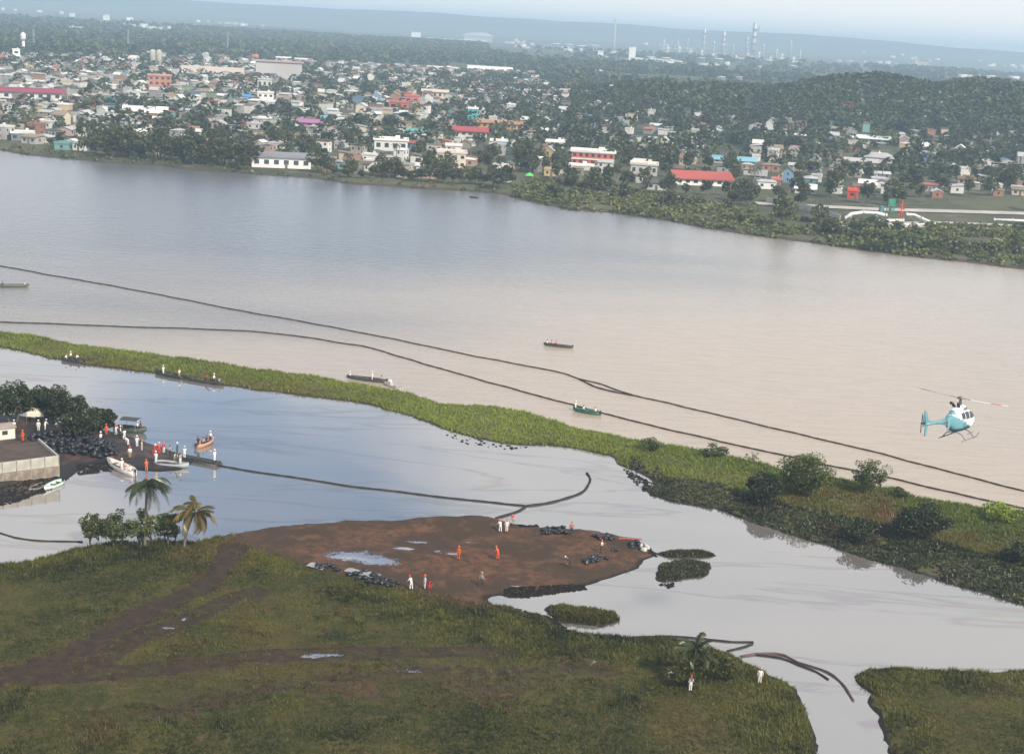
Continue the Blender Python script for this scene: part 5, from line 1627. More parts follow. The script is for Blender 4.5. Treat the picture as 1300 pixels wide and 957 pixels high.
# ------------------------------------------------------------------ people
def skin_person(name, J, E, R, zones):
    """grow one body surface over a skeleton; face material by the nearest joint"""
    me = bpy.data.meshes.new(name + "_skeleton")
    names = list(J); idx = {n: i for i, n in enumerate(names)}
    me.from_pydata([J[n] for n in names], [(idx[a], idx[b]) for a, b in E], [])
    o = bpy.data.objects.new(name + "_skeleton", me); COL.objects.link(o)
    md = o.modifiers.new("skin", 'SKIN'); md.use_smooth_shade = True; md.branch_smoothing = 0.4
    for n in names:
        sv = me.skin_vertices[0].data[idx[n]]
        r = R[n] if isinstance(R[n], tuple) else (R[n], R[n]); sv.radius = r; sv.use_root = (n == "pelvis")
    sb_ = o.modifiers.new("sub", 'SUBSURF'); sb_.levels = 1; sb_.render_levels = 1
    dg = bpy.context.evaluated_depsgraph_get(); dg.update()
    out = bpy.data.meshes.new_from_object(o.evaluated_get(dg)); out.name = name
    bpy.data.objects.remove(o)
    pts = np.array([J[n] for n in names]); out.materials.clear()
    for m_ in (skin_m, cloth_m, cloth_m, boot_m): out.materials.append(m_)
    for pl in out.polygons:
        c = np.array(pl.center); k = names[int(((pts - c) ** 2).sum(1).argmin())]; pl.material_index = zones[k]
    return out


def pose(kind):
    J = {"pelvis": (0, 0, 0.95), "spine": (0, 0, 1.13), "chest": (0, 0, 1.33), "neck": (0, 0.0, 1.49), "head": (0, 0.02, 1.60), "face": (0, 0.045, 1.63), "nose": (0, 0.125, 1.61), "crown": (0, 0.0, 1.70)}
    for s, n in ((-1, "l"), (1, "r")):
        J |= {n + "hip": (s * 0.09, 0, 0.9), n + "thigh": (s * 0.10, 0.01, 0.70), n + "knee": (s * 0.10, 0.02, 0.48), n + "calf": (s * 0.10, 0.0, 0.3), n + "ankle": (s * 0.105, -0.02, 0.09), n + "toe": (s * 0.12, 0.13, 0.04),
              n + "sho": (s * 0.185, 0, 1.42), n + "elb": (s * 0.25, -0.02, 1.14), n + "wri": (s * 0.24, 0.09, 0.92), n + "palm": (s * 0.24, 0.12, 0.85)}
        for k in range(4):
            J[n + "f%d" % k] = (s * 0.24 + (k - 1.5) * 0.006, 0.10 + (k - 1.5) * 0.024 + 0.03, 0.79); J[n + "g%d" % k] = (s * 0.235 + (k - 1.5) * 0.006, 0.115 + (k - 1.5) * 0.026 + 0.04, 0.755 + abs(k - 1.4) * 0.012)
        J[n + "thu"] = (s * 0.24 - s * 0.01, 0.17, 0.845); J[n + "thv"] = (s * 0.235 - s * 0.02, 0.19, 0.815)
    V3 = {k: np.array(v, float) for k, v in J.items()}

    def rotx(keys, piv, a):
        p = np.array(piv); c, s_ = math.cos(a), math.sin(a)
        for k in keys:
            d = V3[k] - p; V3[k] = p + np.array([d[0], d[1] * c - d[2] * s_, d[1] * s_ + d[2] * c])
    arm = lambda n: [k for k in V3 if k[0] == n and k[1:] in ("elb", "wri", "palm", "f0", "f1", "f2", "f3", "g0", "g1", "g2", "g3", "thu", "thv")]
    fore = lambda n: [k for k in arm(n) if k[1:] != "elb"]
    leg = lambda n: [n + k for k in ("thigh", "knee", "calf", "ankle", "toe")]
    shin = lambda n: [n + k for k in ("calf", "ankle", "toe")]
    upper = ["spine", "chest", "neck", "head", "face", "nose", "crown", "lsho", "rsho"] + arm("l") + arm("r")
    if kind == "walk":
        for n, a in (("l", 0.45), ("r", -0.35)):
            rotx(leg(n), V3[n + "hip"], a); rotx(shin(n), V3[n + "knee"], -0.4 if a < 0 else -0.12); rotx(arm(n), V3[n + "sho"], -a * 0.9)
        for k in V3: V3[k][2] -= 0.05
    if kind in ("bend", "work"):
        rotx(upper, V3["pelvis"], -1.0 if kind == "bend" else -0.4)
        for n in "lr":
            rotx(arm(n), V3[n + "sho"], 0.75 if kind == "bend" else 0.9); rotx(leg(n), V3[n + "hip"], 0.25 if n == "l" else -0.1)
            rotx(shin(n), V3[n + "knee"], -0.3 if n == "l" else -0.05)
    if kind == "sit":
        for n in "lr":
            rotx(leg(n), V3[n + "hip"], 1.45); rotx(shin(n), V3[n + "knee"], -1.4); rotx(arm(n), V3[n + "sho"], 0.35); rotx(fore(n), V3[n + "elb"], 0.8)
        rotx(upper, V3["pelvis"], -0.15)
        for k in V3: V3[k][2] -= 0.47
    if kind == "carry":
        for n in "lr": rotx(arm(n), V3[n + "sho"], 0.45); rotx(fore(n), V3[n + "elb"], 1.1)
    E = [("pelvis", "spine"), ("spine", "chest"), ("chest", "neck"), ("neck", "head"), ("head", "face"), ("face", "nose"), ("head", "crown")]
    R = {"pelvis": (0.155, 0.12), "spine": (0.15, 0.115), "chest": (0.175, 0.125), "neck": 0.062, "head": 0.095, "face": 0.085, "nose": 0.02, "crown": 0.085}
    Zn = {"pelvis": 2, "spine": 1, "chest": 1, "neck": 0, "head": 0, "face": 0, "nose": 0, "crown": 0}
    for n in "lr":
        E += [("pelvis", n + "hip"), (n + "hip", n + "thigh"), (n + "thigh", n + "knee"), (n + "knee", n + "calf"), (n + "calf", n + "ankle"), (n + "ankle", n + "toe"),
              ("chest", n + "sho"), (n + "sho", n + "elb"), (n + "elb", n + "wri"), (n + "wri", n + "palm"), (n + "palm", n + "thu"), (n + "thu", n + "thv")]
        R |= {n + "hip": 0.11, n + "thigh": 0.095, n + "knee": 0.07, n + "calf": 0.068, n + "ankle": 0.05, n + "toe": 0.042, n + "sho": 0.072, n + "elb": 0.052, n + "wri": 0.034, n + "palm": (0.018, 0.04), n + "thu": 0.011, n + "thv": 0.009}
        Zn |= {n + "hip": 2, n + "thigh": 2, n + "knee": 2, n + "calf": 2, n + "ankle": 3, n + "toe": 3, n + "sho": 1, n + "elb": 1, n + "wri": 0, n + "palm": 0, n + "thu": 0, n + "thv": 0}
        for k in range(4):
            E += [(n + "palm", n + "f%d" % k), (n + "f%d" % k, n + "g%d" % k)]
            R |= {n + "f%d" % k: 0.0095, n + "g%d" % k: 0.008}; Zn |= {n + "f%d" % k: 0, n + "g%d" % k: 0}
    Jt = {k: tuple(v) for k, v in V3.items()}
    return skin_person("person_" + kind, Jt, E, R, Zn), Jt


POSES = {k: pose(k) for k in ("stand", "walk", "bend", "work", "sit", "carry")}
_hat = MB().lathe([(0.155, 0.0), (0.15, 0.02), (0.125, 0.035), (0.12, 0.08), (0.09, 0.125), (0.02, 0.145)], (0, 0, 0), 12).mesh("hard_hat", cloth_m, True)
_hair = MB().lathe([(0.085, -0.07), (0.105, -0.02), (0.108, 0.04), (0.085, 0.09), (0.02, 0.115)], (0, -0.02, 0), 10).mesh("hair", dark_m, True)
WHT, ORG, RED, GRY, DRK, BLU, TAN = (0.78, 0.77, 0.74), (0.75, 0.10, 0.015), (0.6, 0.04, 0.03), (0.36, 0.36, 0.36), (0.04, 0.04, 0.05), (0.08, 0.12, 0.25), (0.4, 0.28, 0.17)
_cl = {}


def cloth(c):
    """one dyed cloth per colour"""
    if c not in _cl: _cl[c] = pm("cloth_%d" % len(_cl), c, tuple(x * 0.75 for x in c), 5.0, 0.9)
    return _cl[c]


def person(p, rz, top, bottom, hat, kind, label, scale=1.0, group=None):
    me, J = POSES[kind]
    o = obj("person", me, None, loc=p, rot=(0, 0, rz), scale=[scale] * 3, mats=(skin_m, cloth(top), cloth(bottom), boot_m))
    tag(o, label, "person", group)
    h = Vector(J["crown"]); up = (Vector(J["crown"]) - Vector(J["neck"])).normalized()
    rot = Vector((0, 0, 1)).rotation_difference(up).to_euler()
    if hat: obj("hard_hat", _hat, o, loc=h + up * 0.02, rot=rot, mats=(cloth(hat),))
    else: obj("hair", _hair, o, loc=h - up * 0.02, rot=rot)
    return o


def crew(px, py, top, bottom, hat, kind, label, rz=None, group=None):
    p = on_land(px, py)
    return person(p + Vector((0, 0, 0.0)), random.uniform(0, 6.28) if rz is None else rz, top, bottom, hat, kind, label, 1.04, group)


G1 = "cleanup workers on the mud spit"
crew(582, 711, ORG, ORG, ORG, "stand", "worker in orange overalls, left of the two on the mud spit", 2.6, G1)
crew(632, 711, ORG, ORG, ORG, "work", "worker in orange overalls with pale trousers hem, right of the two on the spit", 1.0, G1)
crew(635, 676, WHT, WHT, ORG, "work", "left of two white-clad workers by the lagoon edge of the spit", 0.6, G1)
crew(643, 676, WHT, WHT, ORG, "stand", "right of two white-clad workers by the lagoon edge of the spit", 3.0, G1)
crew(652, 667, RED, GRY, None, "bend", "worker in a red shirt stooping at the boom's landing end", 0.5, G1)
crew(725, 679, (0.45, 0.13, 0.08), DRK, ORG, "stand", "worker in rust-red top beside the bag pile near the lagoon", 0.2, G1)
crew(763, 702, WHT, DRK, RED, "carry", "worker in white with red hat above the dark bag pile", 4.4, G1)
crew(724, 721, DRK, DRK, WHT, "bend", "worker in dark clothes stooping alone in the middle of the spit", 1.4, G1)
crew(611, 744, GRY, DRK, TAN, "walk", "person in grey shirt and dark trousers walking on the spit's near side", 5.3, G1)
crew(522, 749, WHT, WHT, RED, "work", "white-clad worker with red hat, leftmost by the bags at the grass", 0.9, G1)
crew(539, 748, WHT, WHT, ORG, "stand", "white-clad worker in the middle of the trio by the grass", 2.0, G1)
crew(545, 749, RED, RED, None, "bend", "worker in red, right end of the trio by the grass", 3.8, G1)
G2 = "cleanup crowd on the landing"
LC = [(29, 561, ORG, ORG, ORG, "stand", "worker in orange overalls by the white cabin"), (49, 548, WHT, WHT, WHT, "stand", "left of two white-clad workers behind the heap of bags"),
      (57, 547, WHT, WHT, WHT, "work", "right of two white-clad workers behind the heap of bags"), (73, 549, WHT, TAN, None, "carry", "worker in white and tan at the middle of the bag heap"),
      (93, 555, WHT, BLU, None, "walk", "worker in white top and blue trousers on the bag heap"), (119, 547, WHT, WHT, ORG, "stand", "white-clad worker with orange hat beneath the low mangrove"),
      (128, 563, WHT, WHT, WHT, "stand", "tall white-clad worker at the right side of the bag heap"), (135, 553, ORG, ORG, ORG, "stand", "worker in orange overalls behind the bag heap"),
      (147, 553, WHT, WHT, ORG, "work", "white-clad worker nearest the moored launch"), (153, 555, WHT, DRK, WHT, "stand", "worker in white top and dark trousers in the queue by the launch"),
      (158, 559, WHT, WHT, None, "carry", "white-clad worker in the middle of the queue by the launch"), (163, 566, WHT, WHT, WHT, "bend", "white-clad worker stooping at the end of the queue"),
      (174, 568, WHT, WHT, WHT, "stand", "white-clad worker standing at the water above the white skiff"), (180, 573, WHT, WHT, ORG, "stand", "white-clad worker with orange hat facing the lagoon"),
      (195, 578, RED, RED, WHT, "work", "worker in red, left of the three red ones on the point"), (202, 577, RED, RED, WHT, "work", "worker in red, middle of the three on the point"),
      (208, 576, RED, WHT, ORG, "stand", "worker in red top and white trousers, right of the three on the point"), (198, 588, WHT, WHT, WHT, "stand", "white-clad worker beside the grey skiff"),
      (216, 580, TAN, DRK, None, "carry", "worker in a tan shirt on the point"), (222, 586, WHT, TAN, None, "bend", "worker in white bending over the grey skiff's bow"),
      (229, 590, TAN, WHT, None, "stand", "worker with tan shirt and white trousers at the tip of the landing"), (234, 582, WHT, WHT, WHT, "work", "white-clad worker hauling the dark boom at the tip"),
      (165, 582, WHT, TAN, ORG, "stand", "worker in white top standing above the stern of the white skiff"), (186, 599, ORG, ORG, ORG, "work", "worker in orange stooping at the near water's edge"),
      (112, 550, WHT, GRY, WHT, "work", "worker in white and grey under the mangrove"), (225, 577, DRK, DRK, WHT, "stand", "worker in dark clothes and white hat on the point"),
      (18, 548, WHT, TAN, WHT, "stand", "worker in white behind the white cabin"), (36, 517, WHT, WHT, WHT, "stand", "white-clad worker between the back mangroves"),
      (46, 519, WHT, WHT, None, "stand", "white-clad bareheaded worker between the back mangroves")]
for a, b, c, d, h_, k, lab in LC:
    crew(a, b, c, d, h_, k, lab, None, G2)
crew(964, 868, WHT, WHT, TAN, "stand", "white-clad person at the lower edge of the meadow", 2.9)
crew(876, 878, WHT, WHT, RED, "stand", "white-clad person with red hat below the young palm", 0.4)
crew(853, 866, WHT, GRY, None, "bend", "person in white stooping left of the young palm", 1.2)

# ------------------------------------------------------------------ boats
seat_wood = wood_m


def hull_mesh(L, Wd, D, blunt=0.0):
    rings = []
    for i in range(13):
        t = i / 12; x = -L / 2 + L * t
        w = Wd / 2 * (1 - max(0, (t - 0.45) / 0.55) ** 2.2 * 0.97) * (0.35 + 0.65 * min(1, (t + 0.02) / 0.22) if not blunt else 1 - 0.15 * max(0, 0.3 - t))
        sheer = D + 0.35 * D * max(0, (t - 0.6) / 0.4) ** 2 + 0.08 * D * max(0, (0.2 - t) / 0.2)
        kz = 0.55 * D * max(0, (t - 0.75) / 0.25) ** 2
        o = [(x, w * sx, z) for sx, z in ((-1, sheer), (-0.97, sheer * 0.6 + kz * 0.4), (-0.72, kz + 0.08 * D), (0, kz), (0.72, kz + 0.08 * D), (0.97, sheer * 0.6 + kz * 0.4), (1, sheer))]
        wi = max(w - 0.05, 0.01)
        n_ = [(x, wi * sx, z) for sx, z in ((0.98, sheer), (0.9, sheer * 0.65 + kz * 0.35), (0.66, kz + 0.2 * D), (0, kz + 0.16 * D), (-0.66, kz + 0.2 * D), (-0.9, sheer * 0.65 + kz * 0.35), (-0.98, sheer))]
        rings.append(o + n_)
    return MB().loft(rings)


def boat(a, b, Wd, D, col, label, motor=True, name="skiff", cat="boat", blunt=0.0, thw=3, z=None, canopy=None, inner=None):
    """a, b: pixels of stern and bow on the water"""
    p, q = (at(*a), at(*b)) if z is None else (on_land(*a), on_land(*b))
    L = (Vector((q.x - p.x, q.y - p.y, 0))).length; c = (p + q) / 2
    zz_ = -0.12 if z is None else z + c.z
    e = empty(name, (c.x, c.y, zz_), math.atan2(q.y - p.y, q.x - p.x), label, cat)
    h = hull_mesh(L, Wd, D, blunt).build("hull", hull_m, e, True, color=col)
    m = MB()
    for s in (-1, 1):
        m.tube([(-L / 2 + L * t, s * Wd / 2 * (1 - max(0, (t - 0.45) / 0.55) ** 2.2 * 0.97) * (1 if blunt else (0.35 + 0.65 * min(1, (t + 0.02) / 0.22))), D + 0.35 * D * max(0, (t - 0.6) / 0.4) ** 2 + 0.03) for t in np.linspace(0.02, 0.98, 12)], 0.045, 5)
    m.build("gunwale", hull_m, h, color=inner or tuple(x * 0.7 for x in col))
    for k in range(thw):
        x = -L / 2 + L * (0.2 + 0.55 * k / max(thw - 1, 1))
        MB().box((x, 0, D * 0.72), (0.26, Wd * 0.78, 0.05)).build("thwart", seat_wood, e)
    if motor:
        mo = MB().box((-L / 2 - 0.16, 0, D + 0.12), (0.3, 0.26, 0.42), taper=0.8).build("outboard_motor", dark_m, e)
        MB().box((-L / 2 - 0.2, 0, D * 0.3), (0.13, 0.1, D + 0.5)).build("motor_leg", dark_m, mo)
    if canopy:
        for sx in (-0.2, 0.2):
            for sy in (-1, 1):
                MB().tube([(sx * L, sy * Wd * 0.4, D * 0.5), (sx * L, sy * Wd * 0.4, D + 1.35)], 0.035, 6).build("canopy_pole", steel_m, e)
        MB().loft([[(sx * L * 0.27, Wd * 0.52 * math.cos(t), D + 1.33 + 0.2 * math.sin(t)) for t in np.linspace(0, math.pi, 7)] + [(sx * L * 0.27, Wd * 0.48 * math.cos(t), D + 1.29 + 0.2 * math.sin(t)) for t in np.linspace(math.pi, 0, 7)] for sx in (-1, -0.3, 0.3, 1)]).build("canopy", cloth_m, e, color=canopy)
    e["deck"] = 0.2 * D
    return e, L


def rider(bt, x, y, top, bottom, hat, kind, label, rz=0.0):
    e, L = bt; c, s_ = math.cos(e.rotation_euler.z), math.sin(e.rotation_euler.z)
    X = x * L
    p = Vector((e.location.x + X * c - y * s_, e.location.y + X * s_ + y * c, e.location.z + e["deck"] + 0.02))
    return person(p, e.rotation_euler.z - math.pi / 2 + rz, top, bottom, hat, kind, label, 1.02)


b = boat((-6, 364), (37, 364), 1.5, 0.6, (0.10, 0.11, 0.08), "dark canoe on the open river at the left edge", True, "canoe")
rider(b, 0.36, 0, WHT, DRK, RED, "sit", "seated person with red hat at the bow of the left-edge canoe"); rider(b, -0.3, 0, DRK, DRK, None, "sit", "seated dark-clad person at the stern of the left-edge canoe"); rider(b, -0.42, 0, GRY, DRK, RED, "stand", "standing person in grey at the stern of the left-edge canoe")
b = boat((726, 442), (690, 438), 1.3, 0.5, (0.06, 0.06, 0.05), "narrow dark canoe alone out on the river", True, "canoe")
rider(b, 0.05, 0, RED, DRK, RED, "sit", "person in red seated in the middle of the lone river canoe"); rider(b, 0.2, 0.1, (0.7, 0.2, 0.18), DRK, None, "sit", "person in pink-red seated forward in the lone river canoe"); rider(b, 0.36, 0, WHT, DRK, None, "sit", "person in white at the bow of the lone river canoe")
b = boat((761, 527), (727, 521), 1.6, 0.65, (0.03, 0.13, 0.09), "dark green skiff moored against the second boom")
rider(b, 0.4, 0, WHT, WHT, WHT, "stand", "white-clad person standing at the bow of the green skiff"); rider(b, 0.08, 0, WHT, DRK, None, "sit", "person in white seated in the middle of the green skiff"); rider(b, -0.36, 0, WHT, DRK, RED, "sit", "person seated at the stern of the green skiff")
b = boat((106, 461), (78, 457), 1.6, 0.6, (0.035, 0.035, 0.045), "dark skiff against the reeds, leftmost of those on the lagoon side")
rider(b, 0.25, 0.1, WHT, DRK, RED, "sit", "person in white toward the bow of the leftmost reed-side skiff"); rider(b, 0.1, -0.2, WHT, DRK, WHT, "stand", "person in white standing in the leftmost reed-side skiff"); rider(b, -0.3, 0, WHT, DRK, None, "bend", "person in white bending in the leftmost reed-side skiff")
b = boat((232, 481), (197, 474), 1.5, 0.6, (0.03, 0.03, 0.035), "dark skiff against the reeds, middle of the three on the lagoon side", False)
rider(b, 0.2, 0, WHT, WHT, WHT, "stand", "white-clad person standing in the middle reed-side skiff"); rider(b, -0.38, 0, WHT, TAN, ORG, "stand", "person in white and tan at the stern of the middle reed-side skiff")
b = boat((234, 481), (284, 489), 1.6, 0.6, (0.04, 0.04, 0.05), "long dark skiff against the reeds, rightmost on the lagoon side")
rider(b, 0.05, 0, RED, DRK, None, "bend", "person in red bending in the rightmost reed-side skiff"); rider(b, 0.25, 0.1, WHT, DRK, WHT, "stand", "person in white standing in the rightmost reed-side skiff"); rider(b, 0.38, 0, GRY, DRK, None, "sit", "person in grey at the bow of the rightmost reed-side skiff")
b = boat((490, 486), (440, 480), 1.5, 0.6, (0.05, 0.06, 0.06), "dark long skiff on the river side of the reeds")
rider(b, 0.4, 0, WHT, DRK, WHT, "sit", "person in white at the bow of the river-side skiff"); rider(b, -0.15, 0, WHT, WHT, WHT, "stand", "white-clad person standing in the river-side skiff"); rider(b, -0.4, 0, TAN, DRK, None, "sit", "person in tan at the stern of the river-side skiff")
b = boat((510, 495), (488, 488), 1.3, 0.55, (0.6, 0.58, 0.55), "small pale skiff nosed into the reeds on the river side", False)
rider(b, 0.1, 0, WHT, WHT, WHT, "bend", "white-clad person bending in the small pale skiff")
b = boat((249, 569), (271, 560), 1.5, 0.62, (0.5, 0.24, 0.14), "small orange-brown dinghy floating off the landing", inner=(0.55, 0.5, 0.45))
rider(b, -0.38, 0, DRK, DRK, None, "stand", "dark-clad person standing at the stern of the dinghy"); rider(b, -0.1, 0, GRY, DRK, None, "sit", "person in grey seated low in the dinghy"); rider(b, 0.12, 0.1, DRK, BLU, None, "sit", "dark-clad person seated in the dinghy"); rider(b, 0.32, 0, WHT, DRK, WHT, "stand", "white-clad person standing at the bow of the dinghy")
b = boat((146, 546), (186, 550), 1.9, 0.85, (0.06, 0.07, 0.06), "dark launch with low canopy moored behind the landing", name="launch", canopy=(0.05, 0.055, 0.06))
rider(b, 0.22, 0, WHT, DRK, WHT, "stand", "white-clad person on the foredeck of the moored launch"); rider(b, 0.3, 0.2, DRK, DRK, None, "stand", "dark-clad person on the foredeck of the moored launch")
b = boat((171, 604), (136, 588), 1.9, 0.8, (0.72, 0.7, 0.66), "white skiff with orange-clad crew at the near landing shore", inner=(0.6, 0.55, 0.5))
rider(b, 0.3, 0, WHT, WHT, RED, "sit", "person in white with red hat at the bow of the white skiff"); rider(b, -0.05, -0.2, ORG, ORG, ORG, "sit", "orange-clad person seated in the white skiff"); rider(b, -0.1, 0.25, WHT, WHT, WHT, "stand", "white-clad person standing in the white skiff"); rider(b, -0.35, 0, WHT, TAN, RED, "sit", "person in white at the stern of the white skiff")
b = boat((196, 590), (240, 594), 1.7, 0.7, (0.33, 0.36, 0.38), "grey skiff lying along the tip of the landing", inner=(0.25, 0.26, 0.28))
boat((80, 612), (56, 623), 1.4, 0.55, (0.62, 0.66, 0.62), "pale skiff with turquoise inside, right of the pair under the concrete wall", False, inner=(0.15, 0.5, 0.48))
boat((57, 616), (37, 625), 1.3, 0.5, (0.22, 0.2, 0.2), "dull grey skiff, left of the pair under the concrete wall", True)
boat((608, 252), (596, 251), 1.3, 0.5, (0.05, 0.05, 0.05), "tiny dark canoe near the far shore", False, "canoe", thw=2)

# ------------------------------------------------------------------ booms


def boom(pts, r, label, skirt=True, mat=None, z=0.06):
    ctrl = [at(a, b) for a, b in pts]
    # smooth path, one float section about every two metres
    P = []
    for i in range(len(ctrl) - 1):
        p0, p1, p2, p3 = ctrl[max(i - 1, 0)], ctrl[i], ctrl[i + 1], ctrl[min(i + 2, len(ctrl) - 1)]
        n = max(2, int((p2 - p1).length / 0.9))
        for k in range(n):
            t = k / n
            P.append(0.5 * ((2 * p1) + (p2 - p0) * t + (2 * p0 - 5 * p1 + 4 * p2 - p3) * t * t + (3 * p1 - p0 - 3 * p2 + p3) * t ** 3))
    P.append(ctrl[-1]); o = P[0].copy()
    e = empty("oil_boom", (o.x, o.y, 0), 0, label, "boom", "floating oil booms")
    Q = [(p.x - o.x + 0.12 * math.sin(i * 0.7), p.y - o.y + 0.12 * math.sin(i * 0.43 + 1), z) for i, p in enumerate(P)]
    MB().tube(Q, [r * (0.78 if i % 3 == 0 else 1.0) for i in range(len(Q))], 7).build("float_tube", mat or boom_m, e, True)
    m = MB(); V = []; F = []
    for i, q in enumerate(Q):
        V += [(q[0], q[1], z - r * 0.8), (q[0], q[1], z - r * 0.8 - 0.4)]
        if i: F.append((2 * i - 2, 2 * i - 1, 2 * i + 1, 2 * i))
    m.add(V, F); m.build("skirt", mat or boom_m, e)
    return e


boom([(-120, 320), (0, 338), (60, 349), (130, 361), (220, 378), (300, 394), (380, 408), (500, 431), (600, 452), (700, 471), (735, 481), (765, 489), (800, 501), (860, 515), (940, 534), (1020, 553), (1105, 573), (1200, 598), (1300, 624), (1450, 664)], 0.17,
     "long upper oil boom stretching across the whole river view")
boom([(735, 482), (752, 490), (780, 498), (806, 503)], 0.2, "short spare length of boom lying beside the upper river boom")
boom([(-120, 402), (0, 409), (80, 412), (150, 415), (250, 418), (330, 422), (390, 429), (440, 437), (470, 442), (520, 457), (600, 480), (680, 502), (740, 518), (800, 534), (880, 553), (960, 571), (1006, 581), (1060, 593), (1130, 607), (1200, 624), (1300, 646), (1450, 682)], 0.18,
     "long lower oil boom running close along the marsh")
boom([(272, 591), (350, 603), (450, 618), (560, 631), (640, 640), (668, 642)], 0.15, "straight oil boom crossing the lagoon from landing to spit")
boom([(668, 643), (690, 640), (712, 635), (734, 627), (746, 618), (750, 609), (744, 601)], 0.2, "curved hooked tail of boom off the lagoon side of the spit")
boom([(668, 643), (658, 649), (644, 654), (630, 658)], 0.19, "short boom length tying the lagoon boom to the spit")
boom([(800, 810), (850, 808), (885, 810), (930, 815), (957, 816), (950, 821), (922, 827)], 0.13, "thin dark boom folded back on itself by the lower meadow")
boom([(940, 834), (970, 830), (996, 832), (1014, 841), (1041, 849), (1057, 858), (1072, 872), (1085, 890)], 0.15, "rust-dark boom leaving the meadow toward the lower edge", mat=pm("rusty_boom", (0.09, 0.05, 0.045), (0.04, 0.025, 0.022), 0.6, 0.6))
boom([(960, 832), (990, 836), (1012, 844), (1038, 853), (1052, 862)], 0.12, "thinner boom twinned with the rust-dark one at the lower edge")
boom([(-60, 664), (0, 676), (18, 682), (52, 687), (104, 688)], 0.1, "thin boom across the small inlet at the left shore")

# dark pontoon of coiled boom at the landing's tip
p, q = at(232, 582), at(278, 591)
e = empty("pontoon", ((p.x + q.x) / 2, (p.y + q.y) / 2, 0), math.atan2(q.y - p.y, q.x - p.x), "long dark pontoon reaching from the landing to the lagoon boom", "pontoon")
L = (q - p).length
for k in range(9):
    MB().box((-L / 2 + L * (k + 0.5) / 9, 0, 0.28), (L / 9 * 0.93, 1.3, 0.5), taper=0.92).build("deck_section", dark_m, e)
for s in (-1, 1):
    MB().tube([(-L / 2, s * 0.62, 0.02), (L / 2, s * 0.62, 0.02)], 0.3, 8).build("float", dark_m, e, True)
pp = Vector(e.location) + Vector((q - p).normalized()) * (L * 0.38)
person(Vector((pp.x, pp.y, 0.5)), 1.0, WHT, WHT, WHT, "stand", "white-clad worker alone at the outer end of the dark pontoon", 1.03)

# ------------------------------------------------------------------ bags and sacks


def bag_mesh(seed, mat):
    g = np.random.default_rng(seed); n, m = 10, 7; rings = []
    ph = g.uniform(0, 6.28, 6)
    for j in range(m):
        v = j / (m - 1); r = 0.42 * math.sin(math.pi * min(0.08 + v * 0.80, 1)) ** 0.6 if v < 0.86 else 0.07
        ring = []
        for k in range(n):
            a = 2 * math.pi * k / n
            d = 1 + 0.14 * math.sin(2 * a + ph[0]) + 0.1 * math.sin(3 * a + ph[1] + 3 * v) + 0.08 * math.sin(5 * a + ph[2] + 5 * v)
            ring.append((r * d * math.cos(a), r * d * math.sin(a) * 0.85, -0.05 + 0.62 * v + (0.05 * math.sin(a + ph[3]))))
        rings.append(ring)
    return MB().loft(rings).mesh("bag", mat, True)


BAGS = [bag_mesh(i, bag_m) for i in range(5)]
BAGW = [bag_mesh(20 + i, cloth((0.55, 0.54, 0.5))) for i in range(2)]
g = np.random.default_rng(77)


def heap(poly, n, label, group, lift=0.0, size=(0.75, 1.15), mesh=None, name="rubbish_bag"):
    """bags piled over a pixel outline"""
    pl = pxpoly(poly, 0.6); x0, y0 = pl.min(0); x1, y1 = pl.max(0); k = 0; tries = 0
    while k < n and tries < n * 60:
        tries += 1
        x, y = g.uniform(x0, x1), g.uniform(y0, y1); s = poly_sdf([[x, y]], pl)[0]
        if s < 0: continue
        z = near_z(x, y) + lift * min(1, s / 1.8) * g.uniform(0.2, 1.0)
        sc = g.uniform(*size); o = obj(name, (mesh or BAGS)[g.integers(0, len(mesh or BAGS))], None, (x, y, z), (g.normal(0, 0.5), g.normal(0, 0.5), g.uniform(0, 6.28)), (sc, sc, sc * g.uniform(0.7, 1.0)))
        tag(o, label, "bag", group); k += 1


heap([(28, 560), (60, 551), (100, 555), (140, 563), (150, 575), (125, 581), (85, 580), (45, 570)], 210, "black plastic bag in the great heap on the landing", "black bags heaped on the landing", 1.0, (0.8, 1.3))
heap([(440, 728), (462, 726), (505, 738), (512, 745), (490, 744), (450, 735)], 26, "black bag in the long row where the spit meets the grass", "black bags by the grass", 0.2)
heap([(398, 716), (432, 719), (428, 725), (402, 721)], 9, "black bag at the left end of the spit near the big puddle", "black bags by the puddle", 0.1)
heap([(686, 671), (700, 668), (720, 668), (720, 676), (690, 678)], 18, "black bag in the pile on the spit's lagoon side", "black bags on the lagoon side", 0.3)
heap([(737, 707), (752, 703), (770, 704), (772, 710), (742, 713)], 14, "black bag in the pile below the white-clad carrier", "black bags in mid spit", 0.3)
heap([(753, 679), (780, 679), (780, 683), (755, 683)], 10, "black bag in the small row near the spit's far end", "black bags near the tip", 0.1)
heap([(800, 686), (812, 685), (814, 694), (802, 694)], 7, "black bag beside the white sacks at the spit's tip", "black bags at the tip", 0.3)
heap([(812, 690), (824, 693), (824, 698), (814, 697)], 4, "bulky white sack at the very tip of the mud spit", "white sacks at the tip", 0.1, (0.8, 1.15), BAGW, "sack")
heap([(776, 696), (786, 694), (788, 699), (778, 700)], 3, "small dark bundle dropped between the bag piles on the spit", "dark bundles on the spit", 0.0, (0.5, 0.8))
